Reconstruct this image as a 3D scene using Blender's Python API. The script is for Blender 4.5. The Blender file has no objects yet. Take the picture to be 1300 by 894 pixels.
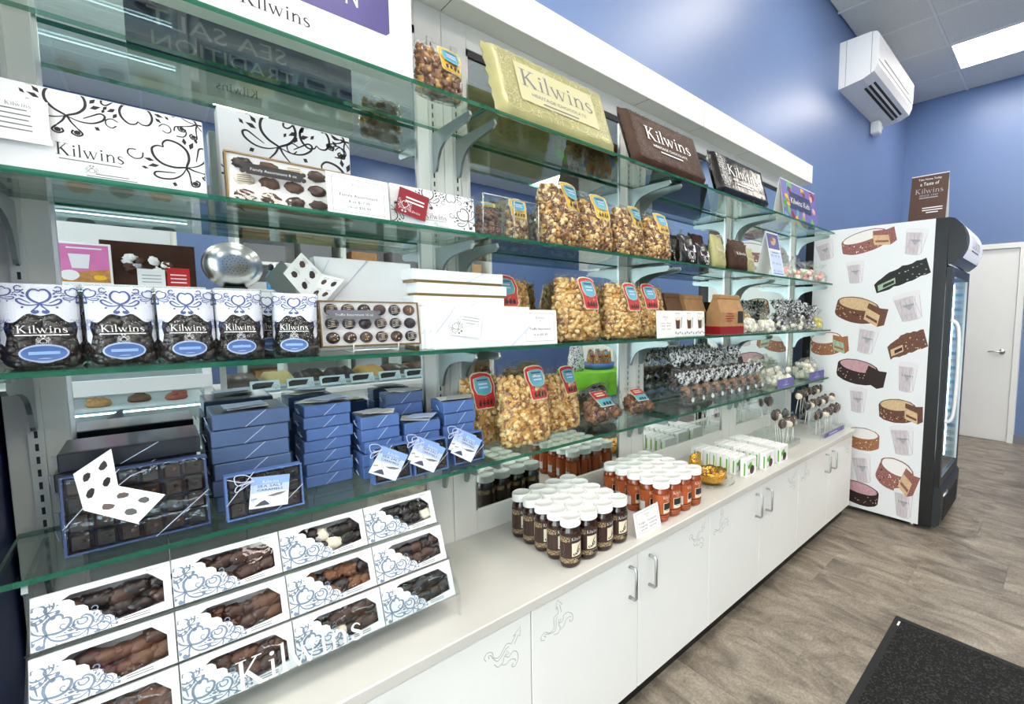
import bpy, math, random
from mathutils import Vector, Matrix, Euler
from mathutils.geometry import tessellate_polygon

# ------------------------------------------------------------------ camera, world, light level
scene = bpy.context.scene
COL = scene.collection
PI = math.pi
W_PX, FPX, CX, CY = 1300.0, 578.36, 813.77, 446.9
YAW, PITCH, ROLL = math.radians(47.094), math.radians(4.776), math.radians(0.441)
CAM = Vector((0, 0, 1.385))
fwd = Vector((math.sin(YAW) * math.cos(PITCH), math.cos(YAW) * math.cos(PITCH), -math.sin(PITCH)))
rgt = Vector((math.cos(YAW), -math.sin(YAW), 0))
upv = rgt.cross(fwd)
r2 = rgt * math.cos(ROLL) + upv * math.sin(ROLL)
u2 = -rgt * math.sin(ROLL) + upv * math.cos(ROLL)
cd = bpy.data.cameras.new('camera')
cam = bpy.data.objects.new('camera', cd)
COL.objects.link(cam)
cam.matrix_world = Matrix(((r2.x, u2.x, -fwd.x, CAM.x), (r2.y, u2.y, -fwd.y, CAM.y), (r2.z, u2.z, -fwd.z, CAM.z), (0, 0, 0, 1)))
cd.sensor_fit = 'HORIZONTAL'
cd.sensor_width = 36.0
cd.lens = 36.0 * FPX / W_PX
cd.shift_x = (W_PX / 2 - CX) / W_PX
cd.shift_y = (CY - 447.0) / W_PX
cd.clip_start = 0.02
scene.camera = cam

world = bpy.data.worlds.new('world')
scene.world = world
world.use_nodes = True
bg = world.node_tree.nodes['Background']
bg.inputs[0].default_value = (1.0, 0.98, 0.95, 1)
bg.inputs[1].default_value = 9.0

PANEL_EMIT = 19.5          # ceiling light panels
vs = scene.view_settings
vs.view_transform = 'Standard'
vs.look = 'None'
vs.gamma = 1.0
vs.use_curve_mapping = False
vs.exposure = -0.17
scene.cycles.transparent_max_bounces = 28
scene.cycles.max_bounces = 9
scene.cycles.sample_clamp_indirect = 6.0

# ------------------------------------------------------------------ materials
def lin(h):
    h = h.lstrip('#')
    o = []
    for i in (0, 2, 4):
        c = int(h[i:i + 2], 16) / 255
        o.append(c / 12.92 if c <= 0.04045 else ((c + 0.055) / 1.055) ** 2.4)
    return (*o, 1.0)

MATS = {}
def mat(name, hexc, rough=0.5, metal=0.0, var=0.0, vscale=20.0, bump=0.0, bscale=60.0, coat=0.0, spec=0.5, emit=None, es=0.0, sss=0.0):
    m = bpy.data.materials.new(name)
    m.use_nodes = True
    nt = m.node_tree
    b = nt.nodes['Principled BSDF']
    c = lin(hexc)
    b.inputs['Base Color'].default_value = c
    b.inputs['Roughness'].default_value = rough
    b.inputs['Metallic'].default_value = metal
    b.inputs['Specular IOR Level'].default_value = spec
    b.inputs['Coat Weight'].default_value = coat
    b.inputs['Coat Roughness'].default_value = 0.08
    if emit:
        b.inputs['Emission Color'].default_value = lin(emit)
        b.inputs['Emission Strength'].default_value = es
    tc = None
    if var or bump:
        tc = nt.nodes.new('ShaderNodeTexCoord')
    if var:
        n = nt.nodes.new('ShaderNodeTexNoise')
        n.inputs['Scale'].default_value = vscale
        n.inputs['Detail'].default_value = 4
        nt.links.new(tc.outputs['Object'], n.inputs['Vector'])
        r = nt.nodes.new('ShaderNodeValToRGB')
        r.color_ramp.elements[0].position = 0.3
        r.color_ramp.elements[1].position = 0.7
        r.color_ramp.elements[0].color = tuple(max(0, x * (1 - var)) for x in c[:3]) + (1,)
        r.color_ramp.elements[1].color = tuple(min(1, x * (1 + var)) for x in c[:3]) + (1,)
        nt.links.new(n.outputs['Fac'], r.inputs['Fac'])
        nt.links.new(r.outputs['Color'], b.inputs['Base Color'])
    if bump:
        n = nt.nodes.new('ShaderNodeTexNoise')
        n.inputs['Scale'].default_value = bscale
        n.inputs['Detail'].default_value = 3
        nt.links.new(tc.outputs['Object'], n.inputs['Vector'])
        bn = nt.nodes.new('ShaderNodeBump')
        bn.inputs['Strength'].default_value = bump
        bn.inputs['Distance'].default_value = 0.01
        nt.links.new(n.outputs['Fac'], bn.inputs['Height'])
        nt.links.new(bn.outputs['Normal'], b.inputs['Normal'])
    MATS[name] = m
    return m

def clear(name, hexc, ior=1.45, rough=0.02, haze=0.0, hazecol='#FFFFFF', bump=0.0, bscale=40.0):
    """thin clear sheet: transparent body with a fresnel gloss, optional milky haze"""
    m = bpy.data.materials.new(name)
    m.use_nodes = True
    nt = m.node_tree
    nt.nodes.remove(nt.nodes['Principled BSDF'])
    out = nt.nodes['Material Output']
    t = nt.nodes.new('ShaderNodeBsdfTransparent')
    t.inputs['Color'].default_value = lin(hexc)
    g = nt.nodes.new('ShaderNodeBsdfGlossy')
    g.inputs['Roughness'].default_value = rough
    geo = nt.nodes.new('ShaderNodeNewGeometry')
    dot = nt.nodes.new('ShaderNodeVectorMath'); dot.operation = 'DOT_PRODUCT'
    nt.links.new(geo.outputs['Incoming'], dot.inputs[0])
    nt.links.new(geo.outputs['Normal'], dot.inputs[1])
    def mth(op, a, b=None):
        k = nt.nodes.new('ShaderNodeMath'); k.operation = op
        for i, q in enumerate((a, b)):
            if q is None: continue
            if isinstance(q, (int, float)): k.inputs[i].default_value = q
            else: nt.links.new(q, k.inputs[i])
        return k.outputs[0]
    f0 = ((ior - 1) / (ior + 1)) ** 2
    q5 = mth('POWER', mth('SUBTRACT', 1.0, mth('ABSOLUTE', dot.outputs['Value'])), 5.0)
    fr_ = mth('ADD', mth('MULTIPLY', q5, 1 - f0), f0)
    mx = nt.nodes.new('ShaderNodeMixShader')
    nt.links.new(fr_, mx.inputs[0])
    body = t
    if haze:
        d = nt.nodes.new('ShaderNodeBsdfDiffuse')
        d.inputs['Color'].default_value = lin(hazecol)
        m2 = nt.nodes.new('ShaderNodeMixShader')
        m2.inputs[0].default_value = haze
        nt.links.new(t.outputs[0], m2.inputs[1])
        nt.links.new(d.outputs[0], m2.inputs[2])
        body = m2
    if bump:
        tc = nt.nodes.new('ShaderNodeTexCoord')
        n = nt.nodes.new('ShaderNodeTexNoise')
        n.inputs['Scale'].default_value = bscale
        n.inputs['Detail'].default_value = 3
        nt.links.new(tc.outputs['Object'], n.inputs['Vector'])
        bn = nt.nodes.new('ShaderNodeBump')
        bn.inputs['Strength'].default_value = bump
        bn.inputs['Distance'].default_value = 0.02
        nt.links.new(n.outputs['Fac'], bn.inputs['Height'])
        nt.links.new(bn.outputs['Normal'], g.inputs['Normal'])
        nt.links.new(bn.outputs['Normal'], dot.inputs[1])
    nt.links.new(body.outputs[0], mx.inputs[1])
    nt.links.new(g.outputs[0], mx.inputs[2])
    nt.links.new(mx.outputs[0], out.inputs['Surface'])
    MATS[name] = m
    return m

mat('white_laminate', '#F6F6F4', 0.28, var=0.015, vscale=3)
mat('worktop', '#D2CFC9', 0.22, var=0.03, vscale=5)
mat('white_panel', '#E6E6E2', 0.4, var=0.015, vscale=3)
mat('soffit_white', '#F2F1ED', 0.5, var=0.01, vscale=2)
mat('groove', '#8E8E8C', 0.6)
mat('blue_wall', '#6A82B0', 0.38, var=0.03, vscale=1.2, bump=0.02, bscale=160, spec=0.55)
mat('ceiling_tile', '#D9DAD9', 0.8, var=0.05, vscale=60, bump=0.15, bscale=140)
mat('grid_white', '#E2E3E3', 0.45)
mat('light_diffuser', '#FFFFFF', 0.6, emit='#FFF7EA', es=PANEL_EMIT)
mat('black_kick', '#0B0B0C', 0.4)
mat('black_plastic', '#0D0E10', 0.32, coat=0.2)
mat('dark_grey', '#2A2D31', 0.4)
mat('steel', '#C4C6C6', 0.28, metal=1.0, var=0.06, vscale=40)
mat('bracket_steel', '#A3AEB0', 0.30, metal=0.85)
mat('standard_white', '#D8DAD6', 0.35, metal=0.25)
mat('slot_dark', '#2B2B2A', 0.7)
mat('door_white', '#F4F3EF', 0.45, var=0.01, vscale=3)
mat('baseboard_grey', '#7E7F84', 0.5)
mat('paper', '#F3F2F0', 0.6)
mat('card_white', '#F4F3F2', 0.45, coat=0.15)
mat('card_grey', '#C9C9CC', 0.6)
mat('ink', '#2E2A2C', 0.6)
mat('ink_soft', '#77777C', 0.6)
mat('ink_grey', '#A8A8AE', 0.6)
mat('scroll_black', '#1F1B1D', 0.5)
mat('scroll_blue', '#77879F', 0.5)
mat('scroll_navy', '#44518F', 0.5)
mat('engrave', '#B9BBBD', 0.6)
mat('purple', '#6C66A8', 0.45)
mat('purple_panel', '#4F4687', 0.3, var=0.12, vscale=8)
mat('navy', '#27305F', 0.4)
mat('navy_paint', '#26346F', 0.45, var=0.04, vscale=2)
mat('red', '#CB2E2C', 0.4)
mat('deep_red', '#8E1522', 0.4)
mat('teal', '#5FA9BC', 0.4, var=0.08, vscale=30)
mat('mustard', '#EDBE22', 0.4, var=0.08, vscale=30)
mat('cream', '#EFE3C8', 0.55)
mat('tan', '#B99B6E', 0.6)
mat('gold_edge', '#8A6F3C', 0.35, metal=0.4)
mat('gold_foil', '#E0AC4C', 0.25, metal=0.85, var=0.15, vscale=60, bump=0.5, bscale=90)
mat('box_white', '#EDEDEF', 0.5, var=0.01, vscale=8)
mat('box_blue', '#5674AE', 0.42, var=0.10, vscale=25)
mat('box_slate', '#53688F', 0.34, var=0.12, vscale=20)
mat('box_frame', '#3C4E78', 0.3)
mat('box_black', '#20232C', 0.3, var=0.2, vscale=14, coat=0.4)
mat('string', '#C9D2EA', 0.5)
mat('tag_blue', '#8FB0EA', 0.5)
mat('tag_sky', '#C3D3F2', 0.5)
mat('tag_snow', '#EEF1F8', 0.5)
mat('tag_rock', '#4C4E63', 0.6)
mat('choc_dark', '#231410', 0.32, var=0.25, vscale=60, coat=0.2)
mat('choc_milk', '#44281C', 0.38, var=0.22, vscale=60, coat=0.15)
mat('choc_light', '#5E3D29', 0.42, var=0.2, vscale=60)
mat('choc_white', '#EFE4CF', 0.45, var=0.06, vscale=60)
mat('caramel', '#6F4526', 0.35, var=0.2, vscale=60)
mat('bag_choc', '#191310', 0.28, var=0.35, vscale=45, coat=0.35)
mat('pop_cream', '#EAD096', 0.6, var=0.12, vscale=90)
mat('pop_gold', '#C8984E', 0.45, var=0.18, vscale=90, coat=0.1)
mat('pop_brown', '#7A4F2B', 0.4, var=0.25, vscale=90, coat=0.15)
mat('pop_pale', '#DDBD7E', 0.55, var=0.12, vscale=90)
mat('pop_toffee', '#8F6238', 0.4, var=0.25, vscale=90, coat=0.2)
mat('green_foil', '#A9A470', 0.36, metal=0.1, var=0.10, vscale=18, bump=0.25, bscale=25)
mat('green_light', '#C9C39B', 0.40)
mat('brown_foil', '#3C2113', 0.55, spec=0.3, metal=0.0, var=0.2, vscale=18, bump=0.25, bscale=25)
mat('brown_pattern', '#4A2C1B', 0.45)
mat('black_foil', '#141012', 0.24, metal=0.0, bump=0.4, bscale=22)
mat('silver_foil', '#C9C9CE', 0.2, metal=0.7, bump=0.5, bscale=70)
mat('jar_brown', '#2A120C', 0.16, coat=0.6)
mat('jar_orange', '#8E3E17', 0.16, coat=0.6)
mat('label_brown', '#3B211A', 0.45)
mat('label_orange', '#B75A2A', 0.42, var=0.12, vscale=50)
mat('lid_white', '#F0F0EE', 0.4)
mat('kraft', '#A97F55', 0.65, var=0.12, vscale=30, bump=0.3, bscale=30)
mat('kraft_dark', '#6B4A30', 0.65, var=0.12, vscale=30, bump=0.3, bscale=30)
mat('green_print', '#63B52E', 0.45)
mat('green_cloth', '#6FB324', 0.75, var=0.08, vscale=15)
mat('stick', '#F0EFEA', 0.5)
mat('pink_print', '#D9A9A6', 0.5, var=0.25, vscale=30)
mat('cake_red', '#966059', 0.5, var=0.5, vscale=130)
mat('cake_brown', '#6A402E', 0.5, var=0.45, vscale=110)
mat('cake_dark', '#2A1614', 0.5, var=0.4, vscale=110)
mat('cake_black', '#141413', 0.5, var=0.3, vscale=110)
mat('cake_orange', '#A06945', 0.5, var=0.4, vscale=110)
mat('cake_cut', '#D7B68D', 0.5, var=0.15, vscale=60)
mat('cake_pink', '#C79AA0', 0.5, var=0.15, vscale=60)
mat('cake_white', '#F1ECEA', 0.5)
mat('mint', '#9FB79C', 0.5, var=0.2, vscale=60)
mat('tub', '#D0C6CA', 0.5, var=0.08, vscale=30)
mat('tub_dark', '#B9A4AF', 0.5)
mat('tub_lid', '#E9E6E8', 0.5)
mat('sign_brown', '#4A2D20', 0.4, var=0.1, vscale=40)
mat('fridge_white', '#EDEEF0', 0.3)
mat('fridge_inner', '#E4ECEE', 0.4)
mat('led', '#FFFFFF', 0.5, emit='#E9F6FF', es=22.0)
mat('header_lit', '#F3F4FA', 0.3, emit='#EFF1FA', es=0.35)
mat('candy_yellow', '#E6D96A', 0.5, var=0.1, vscale=80)
mat('candy_pink', '#E2A9A0', 0.5, var=0.3, vscale=80)
mat('candy_mint', '#BFD6C0', 0.5, var=0.2, vscale=80)
mat('candy_white', '#EFEBDD', 0.55, var=0.05, vscale=80)
mat('pink_poster', '#D678AE', 0.4, var=0.1, vscale=10)
mat('mat_rubber', '#17181A', 0.7)
mat('screen_dark', '#22263A', 0.25, emit='#30364E', es=0.15)
mat('screen_text', '#C9CDD6', 0.4, emit='#C9CDD6', es=0.5)
mat('cookie', '#B98347', 0.6, var=0.25, vscale=50)
mat('cookie_red', '#9C4B35', 0.6, var=0.25, vscale=50)
mat('blue_glass', '#2D8AC0', 0.2)
mat('blue_card', '#5B79BE', 0.4)
mat('header_film', '#D8DCE8', 0.4)
mat('window_frame', '#C9CBCC', 0.4, metal=0.6)
clear('film', '#FFFFFF', 1.42, 0.10, haze=0.012, bump=0.9, bscale=30)
clear('film_flat', '#FFFFFF', 1.45, 0.03, bump=0.05, bscale=20)
clear('acrylic', '#FCFEFE', 1.49, 0.02, haze=0.004)
clear('glass_sheet', '#F2FAF6', 1.6, 0.0)
clear('door_glass', '#EEF6F8', 1.25, 0.0)
clear('wrap', '#FFFFFF', 1.45, 0.15, haze=0.05, bump=1.0, bscale=60)

def glass_edge():
    m = mat('glass_edge', '#2E7A60', 0.1, spec=0.8)
    b = m.node_tree.nodes['Principled BSDF']
    b.inputs['Transmission Weight'].default_value = 0.55
    b.inputs['IOR'].default_value = 1.3
    return m
glass_edge()

def mirror_mat():
    m = mat('mirror', '#DCE4E1', 0.0, metal=1.0)
    return m
mirror_mat()

def floor_mat():
    m = bpy.data.materials.new('vinyl_plank')
    m.use_nodes = True
    nt = m.node_tree
    b = nt.nodes['Principled BSDF']
    geo = nt.nodes.new('ShaderNodeNewGeometry')
    oi = nt.nodes.new('ShaderNodeObjectInfo')
    mp = nt.nodes.new('ShaderNodeMapping')
    mp.inputs['Scale'].default_value = (5.2, 2.0, 1)
    add = nt.nodes.new('ShaderNodeVectorMath')
    add.operation = 'ADD'
    mul = nt.nodes.new('ShaderNodeVectorMath')
    mul.operation = 'SCALE'
    mul.inputs[0].default_value = (7, 13, 5)
    nt.links.new(oi.outputs['Random'], mul.inputs['Scale'])
    nt.links.new(geo.outputs['Position'], add.inputs[0])
    nt.links.new(mul.outputs[0], add.inputs[1])
    nt.links.new(add.outputs[0], mp.inputs['Vector'])
    n1 = nt.nodes.new('ShaderNodeTexNoise')
    n1.inputs['Scale'].default_value = 1.6
    n1.inputs['Detail'].default_value = 8
    n1.inputs['Roughness'].default_value = 0.68
    n1.inputs['Distortion'].default_value = 0.9
    nt.links.new(mp.outputs[0], n1.inputs['Vector'])
    r = nt.nodes.new('ShaderNodeValToRGB')
    els = r.color_ramp.elements
    els[0].position = 0.30; els[0].color = lin('#544D46')
    els[1].position = 0.72; els[1].color = lin('#B7AC9D')
    e = els.new(0.44); e.color = lin('#7F756A')
    e = els.new(0.56); e.color = lin('#9C9184')
    nt.links.new(n1.outputs['Fac'], r.inputs['Fac'])
    n2 = nt.nodes.new('ShaderNodeTexNoise')
    n2.inputs['Scale'].default_value = 95
    n2.inputs['Detail'].default_value = 2
    nt.links.new(geo.outputs['Position'], n2.inputs['Vector'])
    r2_ = nt.nodes.new('ShaderNodeValToRGB')
    r2_.color_ramp.elements[0].position = 0.42; r2_.color_ramp.elements[0].color = (0.62, 0.58, 0.52, 1)
    r2_.color_ramp.elements[1].position = 0.60; r2_.color_ramp.elements[1].color = (1, 1, 1, 1)
    nt.links.new(n2.outputs['Fac'], r2_.inputs['Fac'])
    mx = nt.nodes.new('ShaderNodeMixRGB')
    mx.blend_type = 'MULTIPLY'
    mx.inputs[0].default_value = 0.55
    nt.links.new(r.outputs[0], mx.inputs[1])
    nt.links.new(r2_.outputs[0], mx.inputs[2])
    nt.links.new(mx.outputs[0], b.inputs['Base Color'])
    b.inputs['Roughness'].default_value = 0.42
    bn = nt.nodes.new('ShaderNodeBump')
    bn.inputs['Strength'].default_value = 0.12
    bn.inputs['Distance'].default_value = 0.004
    nt.links.new(n1.outputs['Fac'], bn.inputs['Height'])
    nt.links.new(bn.outputs[0], b.inputs['Normal'])
    MATS['vinyl_plank'] = m
floor_mat()

def speckle(name, c1, c2, scale, thr, rough=0.95):
    m = bpy.data.materials.new(name)
    m.use_nodes = True
    nt = m.node_tree
    b = nt.nodes['Principled BSDF']
    tc = nt.nodes.new('ShaderNodeTexCoord')
    n = nt.nodes.new('ShaderNodeTexNoise')
    n.inputs['Scale'].default_value = scale
    n.inputs['Detail'].default_value = 3
    nt.links.new(tc.outputs['Object'], n.inputs['Vector'])
    r = nt.nodes.new('ShaderNodeValToRGB')
    r.color_ramp.elements[0].position = thr; r.color_ramp.elements[0].color = lin(c1)
    r.color_ramp.elements[1].position = thr + 0.12; r.color_ramp.elements[1].color = lin(c2)
    nt.links.new(n.outputs['Fac'], r.inputs['Fac'])
    nt.links.new(r.outputs[0], b.inputs['Base Color'])
    b.inputs['Roughness'].default_value = rough
    bn = nt.nodes.new('ShaderNodeBump')
    bn.inputs['Strength'].default_value = 0.8
    bn.inputs['Distance'].default_value = 0.01
    nt.links.new(n.outputs['Fac'], bn.inputs['Height'])
    nt.links.new(bn.outputs[0], b.inputs['Normal'])
    MATS[name] = m
speckle('mat_carpet', '#0B0B0B', '#3B3A39', 130, 0.52)
speckle('check_band', '#3B211A', '#C9B083', 330, 0.44, 0.5)
speckle('swirl_wrap', '#F0EFEF', '#2A2628', 70, 0.50, 0.4)
speckle('swirl_fan', '#211C1E', '#F4F4F6', 95, 0.44, 0.3)

# ------------------------------------------------------------------ geometry helpers
def cr(pts, n=6):
    """catmull-rom through the points"""
    P = [pts[0]] + list(pts) + [pts[-1]]
    out = []
    for i in range(1, len(P) - 2):
        p0, p1, p2, p3 = P[i - 1], P[i], P[i + 1], P[i + 2]
        for k in range(n):
            t = k / n
            out.append(tuple(0.5 * (2 * b + (c - a) * t + (2 * a - 5 * b + 4 * c - d) * t * t + (3 * b - a - 3 * c + d) * t ** 3)
                             for a, b, c, d in zip(p0, p1, p2, p3)))
    out.append(tuple(pts[-1]))
    return out

_t = (1 + 5 ** 0.5) / 2
_IV = [Vector(v).normalized() for v in ((-1, _t, 0), (1, _t, 0), (-1, -_t, 0), (1, -_t, 0), (0, -1, _t), (0, 1, _t), (0, -1, -_t), (0, 1, -_t), (_t, 0, -1), (_t, 0, 1), (-_t, 0, -1), (-_t, 0, 1))]
_IF = [(0, 11, 5), (0, 5, 1), (0, 1, 7), (0, 7, 10), (0, 10, 11), (1, 5, 9), (5, 11, 4), (11, 10, 2), (10, 7, 6), (7, 1, 8), (3, 9, 4), (3, 4, 2), (3, 2, 6), (3, 6, 8), (3, 8, 9), (4, 9, 5), (2, 4, 11), (6, 2, 10), (8, 6, 7), (9, 8, 1)]
def _sub(V, F):
    V = list(V); F2 = []; mid = {}
    def m(a, b):
        k = (min(a, b), max(a, b))
        if k not in mid:
            V.append(((V[a] + V[b]) / 2).normalized()); mid[k] = len(V) - 1
        return mid[k]
    for a, b, c in F:
        x, y, z = m(a, b), m(b, c), m(c, a)
        F2 += [(a, x, z), (b, y, x), (c, z, y), (x, y, z)]
    return V, F2
ICO1 = _sub(_IV, _IF)
ICO2 = _sub(*ICO1)
ICO0 = (_IV, _IF)

_TXT = {}
def text2d(s):
    """flat outline of a string, cap height 1, left aligned at 0: (verts, faces, width)"""
    if s in _TXT:
        return _TXT[s]
    c = bpy.data.curves.new('t', 'FONT')
    c.body = s
    c.size = 1.0 / 0.73
    c.resolution_u = 2
    o = bpy.data.objects.new('t', c)
    COL.objects.link(o)
    me = bpy.data.meshes.new_from_object(o)
    V = [(v.co.x, v.co.y) for v in me.vertices]
    F = [tuple(p.vertices) for p in me.polygons]
    bpy.data.objects.remove(o)
    bpy.data.meshes.remove(me)
    bpy.data.curves.remove(c)
    if V:
        x0 = min(v[0] for v in V); w = max(v[0] for v in V) - x0
        V = [(v[0] - x0, v[1]) for v in V]
    else:
        w = 0
    _TXT[s] = (V, F, w)
    return _TXT[s]

def strip(pts, wd):
    """2D ribbon -> (left, right) lists"""
    n = len(pts); L = []; R = []
    for i in range(n):
        a = pts[max(i - 1, 0)]; b = pts[min(i + 1, n - 1)]
        dx, dy = b[0] - a[0], b[1] - a[1]
        l = math.hypot(dx, dy) or 1
        w = wd[i] if isinstance(wd, (list, tuple)) else wd
        nx, ny = -dy / l * w / 2, dx / l * w / 2
        L.append((pts[i][0] + nx, pts[i][1] + ny)); R.append((pts[i][0] - nx, pts[i][1] - ny))
    return L, R

def kil_shapes():
    """serif capital-and-lower-case wordmark, cap height 1: list of polygons, total width"""
    P = []
    def rc(x0, x1, y0, y1): P.append([(x0, y0), (x1, y0), (x1, y1), (x0, y1)])
    def rb(pts, w):
        L, R = strip(pts, w)
        for i in range(len(L) - 1): P.append([R[i], R[i + 1], L[i + 1], L[i]])
    # K
    rc(.10, .22, 0, 1); rc(.0, .32, 0, .035); rc(.0, .32, .965, 1)
    rb([(.20, .44), (.62, .97)], .055); rc(.48, .78, .965, 1)
    rb([(.30, .58), (.72, .02)], .13); rc(.60, .92, 0, .035)
    # i
    rc(1.04, 1.14, 0, .64); rc(.96, 1.22, 0, .03); rc(.97, 1.10, .61, .64)
    P.append([(1.09 + .075 * math.cos(a * PI / 4), .84 + .075 * math.sin(a * PI / 4)) for a in range(8)])
    # l
    rc(1.38, 1.48, 0, 1.04); rc(1.30, 1.56, 0, .03); rc(1.31, 1.42, 1.01, 1.04)
    # w
    rb([(1.70, .64), (1.92, 0)], .10); rb([(1.92, 0), (2.10, .60)], .04)
    rb([(2.06, .64), (2.28, 0)], .10); rb([(2.28, 0), (2.48, .62)], .04)
    rc(1.60, 1.84, .61, .64); rc(1.98, 2.2, .61, .64); rc(2.36, 2.58, .61, .64)
    # i
    rc(2.74, 2.84, 0, .64); rc(2.66, 2.92, 0, .03); rc(2.67, 2.80, .61, .64)
    P.append([(2.79 + .075 * math.cos(a * PI / 4), .84 + .075 * math.sin(a * PI / 4)) for a in range(8)])
    # n
    rc(3.10, 3.20, 0, .64); rc(3.02, 3.28, 0, .03); rc(3.03, 3.16, .61, .64)
    a = cr([(3.18, .46), (3.30, .60), (3.44, .61), (3.54, .48)], 4)
    rb(a, .075); rc(3.50, 3.60, 0, .50); rc(3.42, 3.68, 0, .03)
    # s
    a = cr([(4.16, .50), (4.08, .60), (3.96, .62), (3.86, .52), (3.90, .40), (4.04, .31), (4.16, .20), (4.14, .07), (4.00, .01), (3.88, .04), (3.82, .16)], 4)
    n = len(a)
    rb(a, [.035 + .085 * math.sin(PI * i / (n - 1)) ** 2 for i in range(n)])
    return P, 4.2
KIL, KILW = kil_shapes()

def spiral(cx, cy, r0, r1, a0, a1, n=12):
    return [(cx + (r0 + (r1 - r0) * i / n) * math.cos(a0 + (a1 - a0) * i / n), cy + (r0 + (r1 - r0) * i / n) * math.sin(a0 + (a1 - a0) * i / n)) for i in range(n + 1)]

def scroll_shapes():
    """one symmetric scrollwork motif in [-1,1]^2: (ribbons with width, polygons)"""
    ribs = []; pol = []
    for s in (1, -1):
        m = lambda L: [(s * x, y) for x, y in L]
        def vary(L, w0, w1): return [w0 + (w1 - w0) * math.sin(PI * i / (len(L) - 1)) for i in range(len(L))]
        a = m(cr([(-.26, -.66), (-.10, -.44), (0, -.24), (.28, -.06), (.46, .20), (.46, .50), (.30, .74), (.10, .74), (0, .62)], 4))
        ribs.append((a, vary(a, .04, .085)))
        a = m(cr([(0, -.24), (.30, -.36), (.62, -.34), (.88, -.16), (.94, .02), (.82, .08), (.62, -.06), (.40, -.22)], 4))
        ribs.append((a, vary(a, .03, .07)))
        a = m(cr([(.26, -.66), (.36, -.82), (.24, -.92), (.10, -.84), (.14, -.72)], 4))
        ribs.append((a, .06))
        a = m(cr([(.62, .74), (.78, .62), (.96, .70), (.98, .90), (.84, 1.0), (.70, .90)], 4))
        ribs.append((a, .045))
        pol.append(m([(.23 + .085 * math.cos(k * PI / 4), -.80 + .085 * math.sin(k * PI / 4)) for k in range(8)]))
        pol.append(m([(.58, .20), (.72, .20), (.86, .34), (.68, .34)]))
        pol.append(m([(.58, .38), (.70, .44), (.74, .60), (.60, .52)]))
        pol.append(m([(.90, .26), (1.0, .30), (1.02, .42), (.93, .38)]))
        pol.append(m([(.66, -.46), (.76, -.44), (.80, -.56), (.70, -.58)]))
    return ribs, pol
SCR = scroll_shapes()

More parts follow.
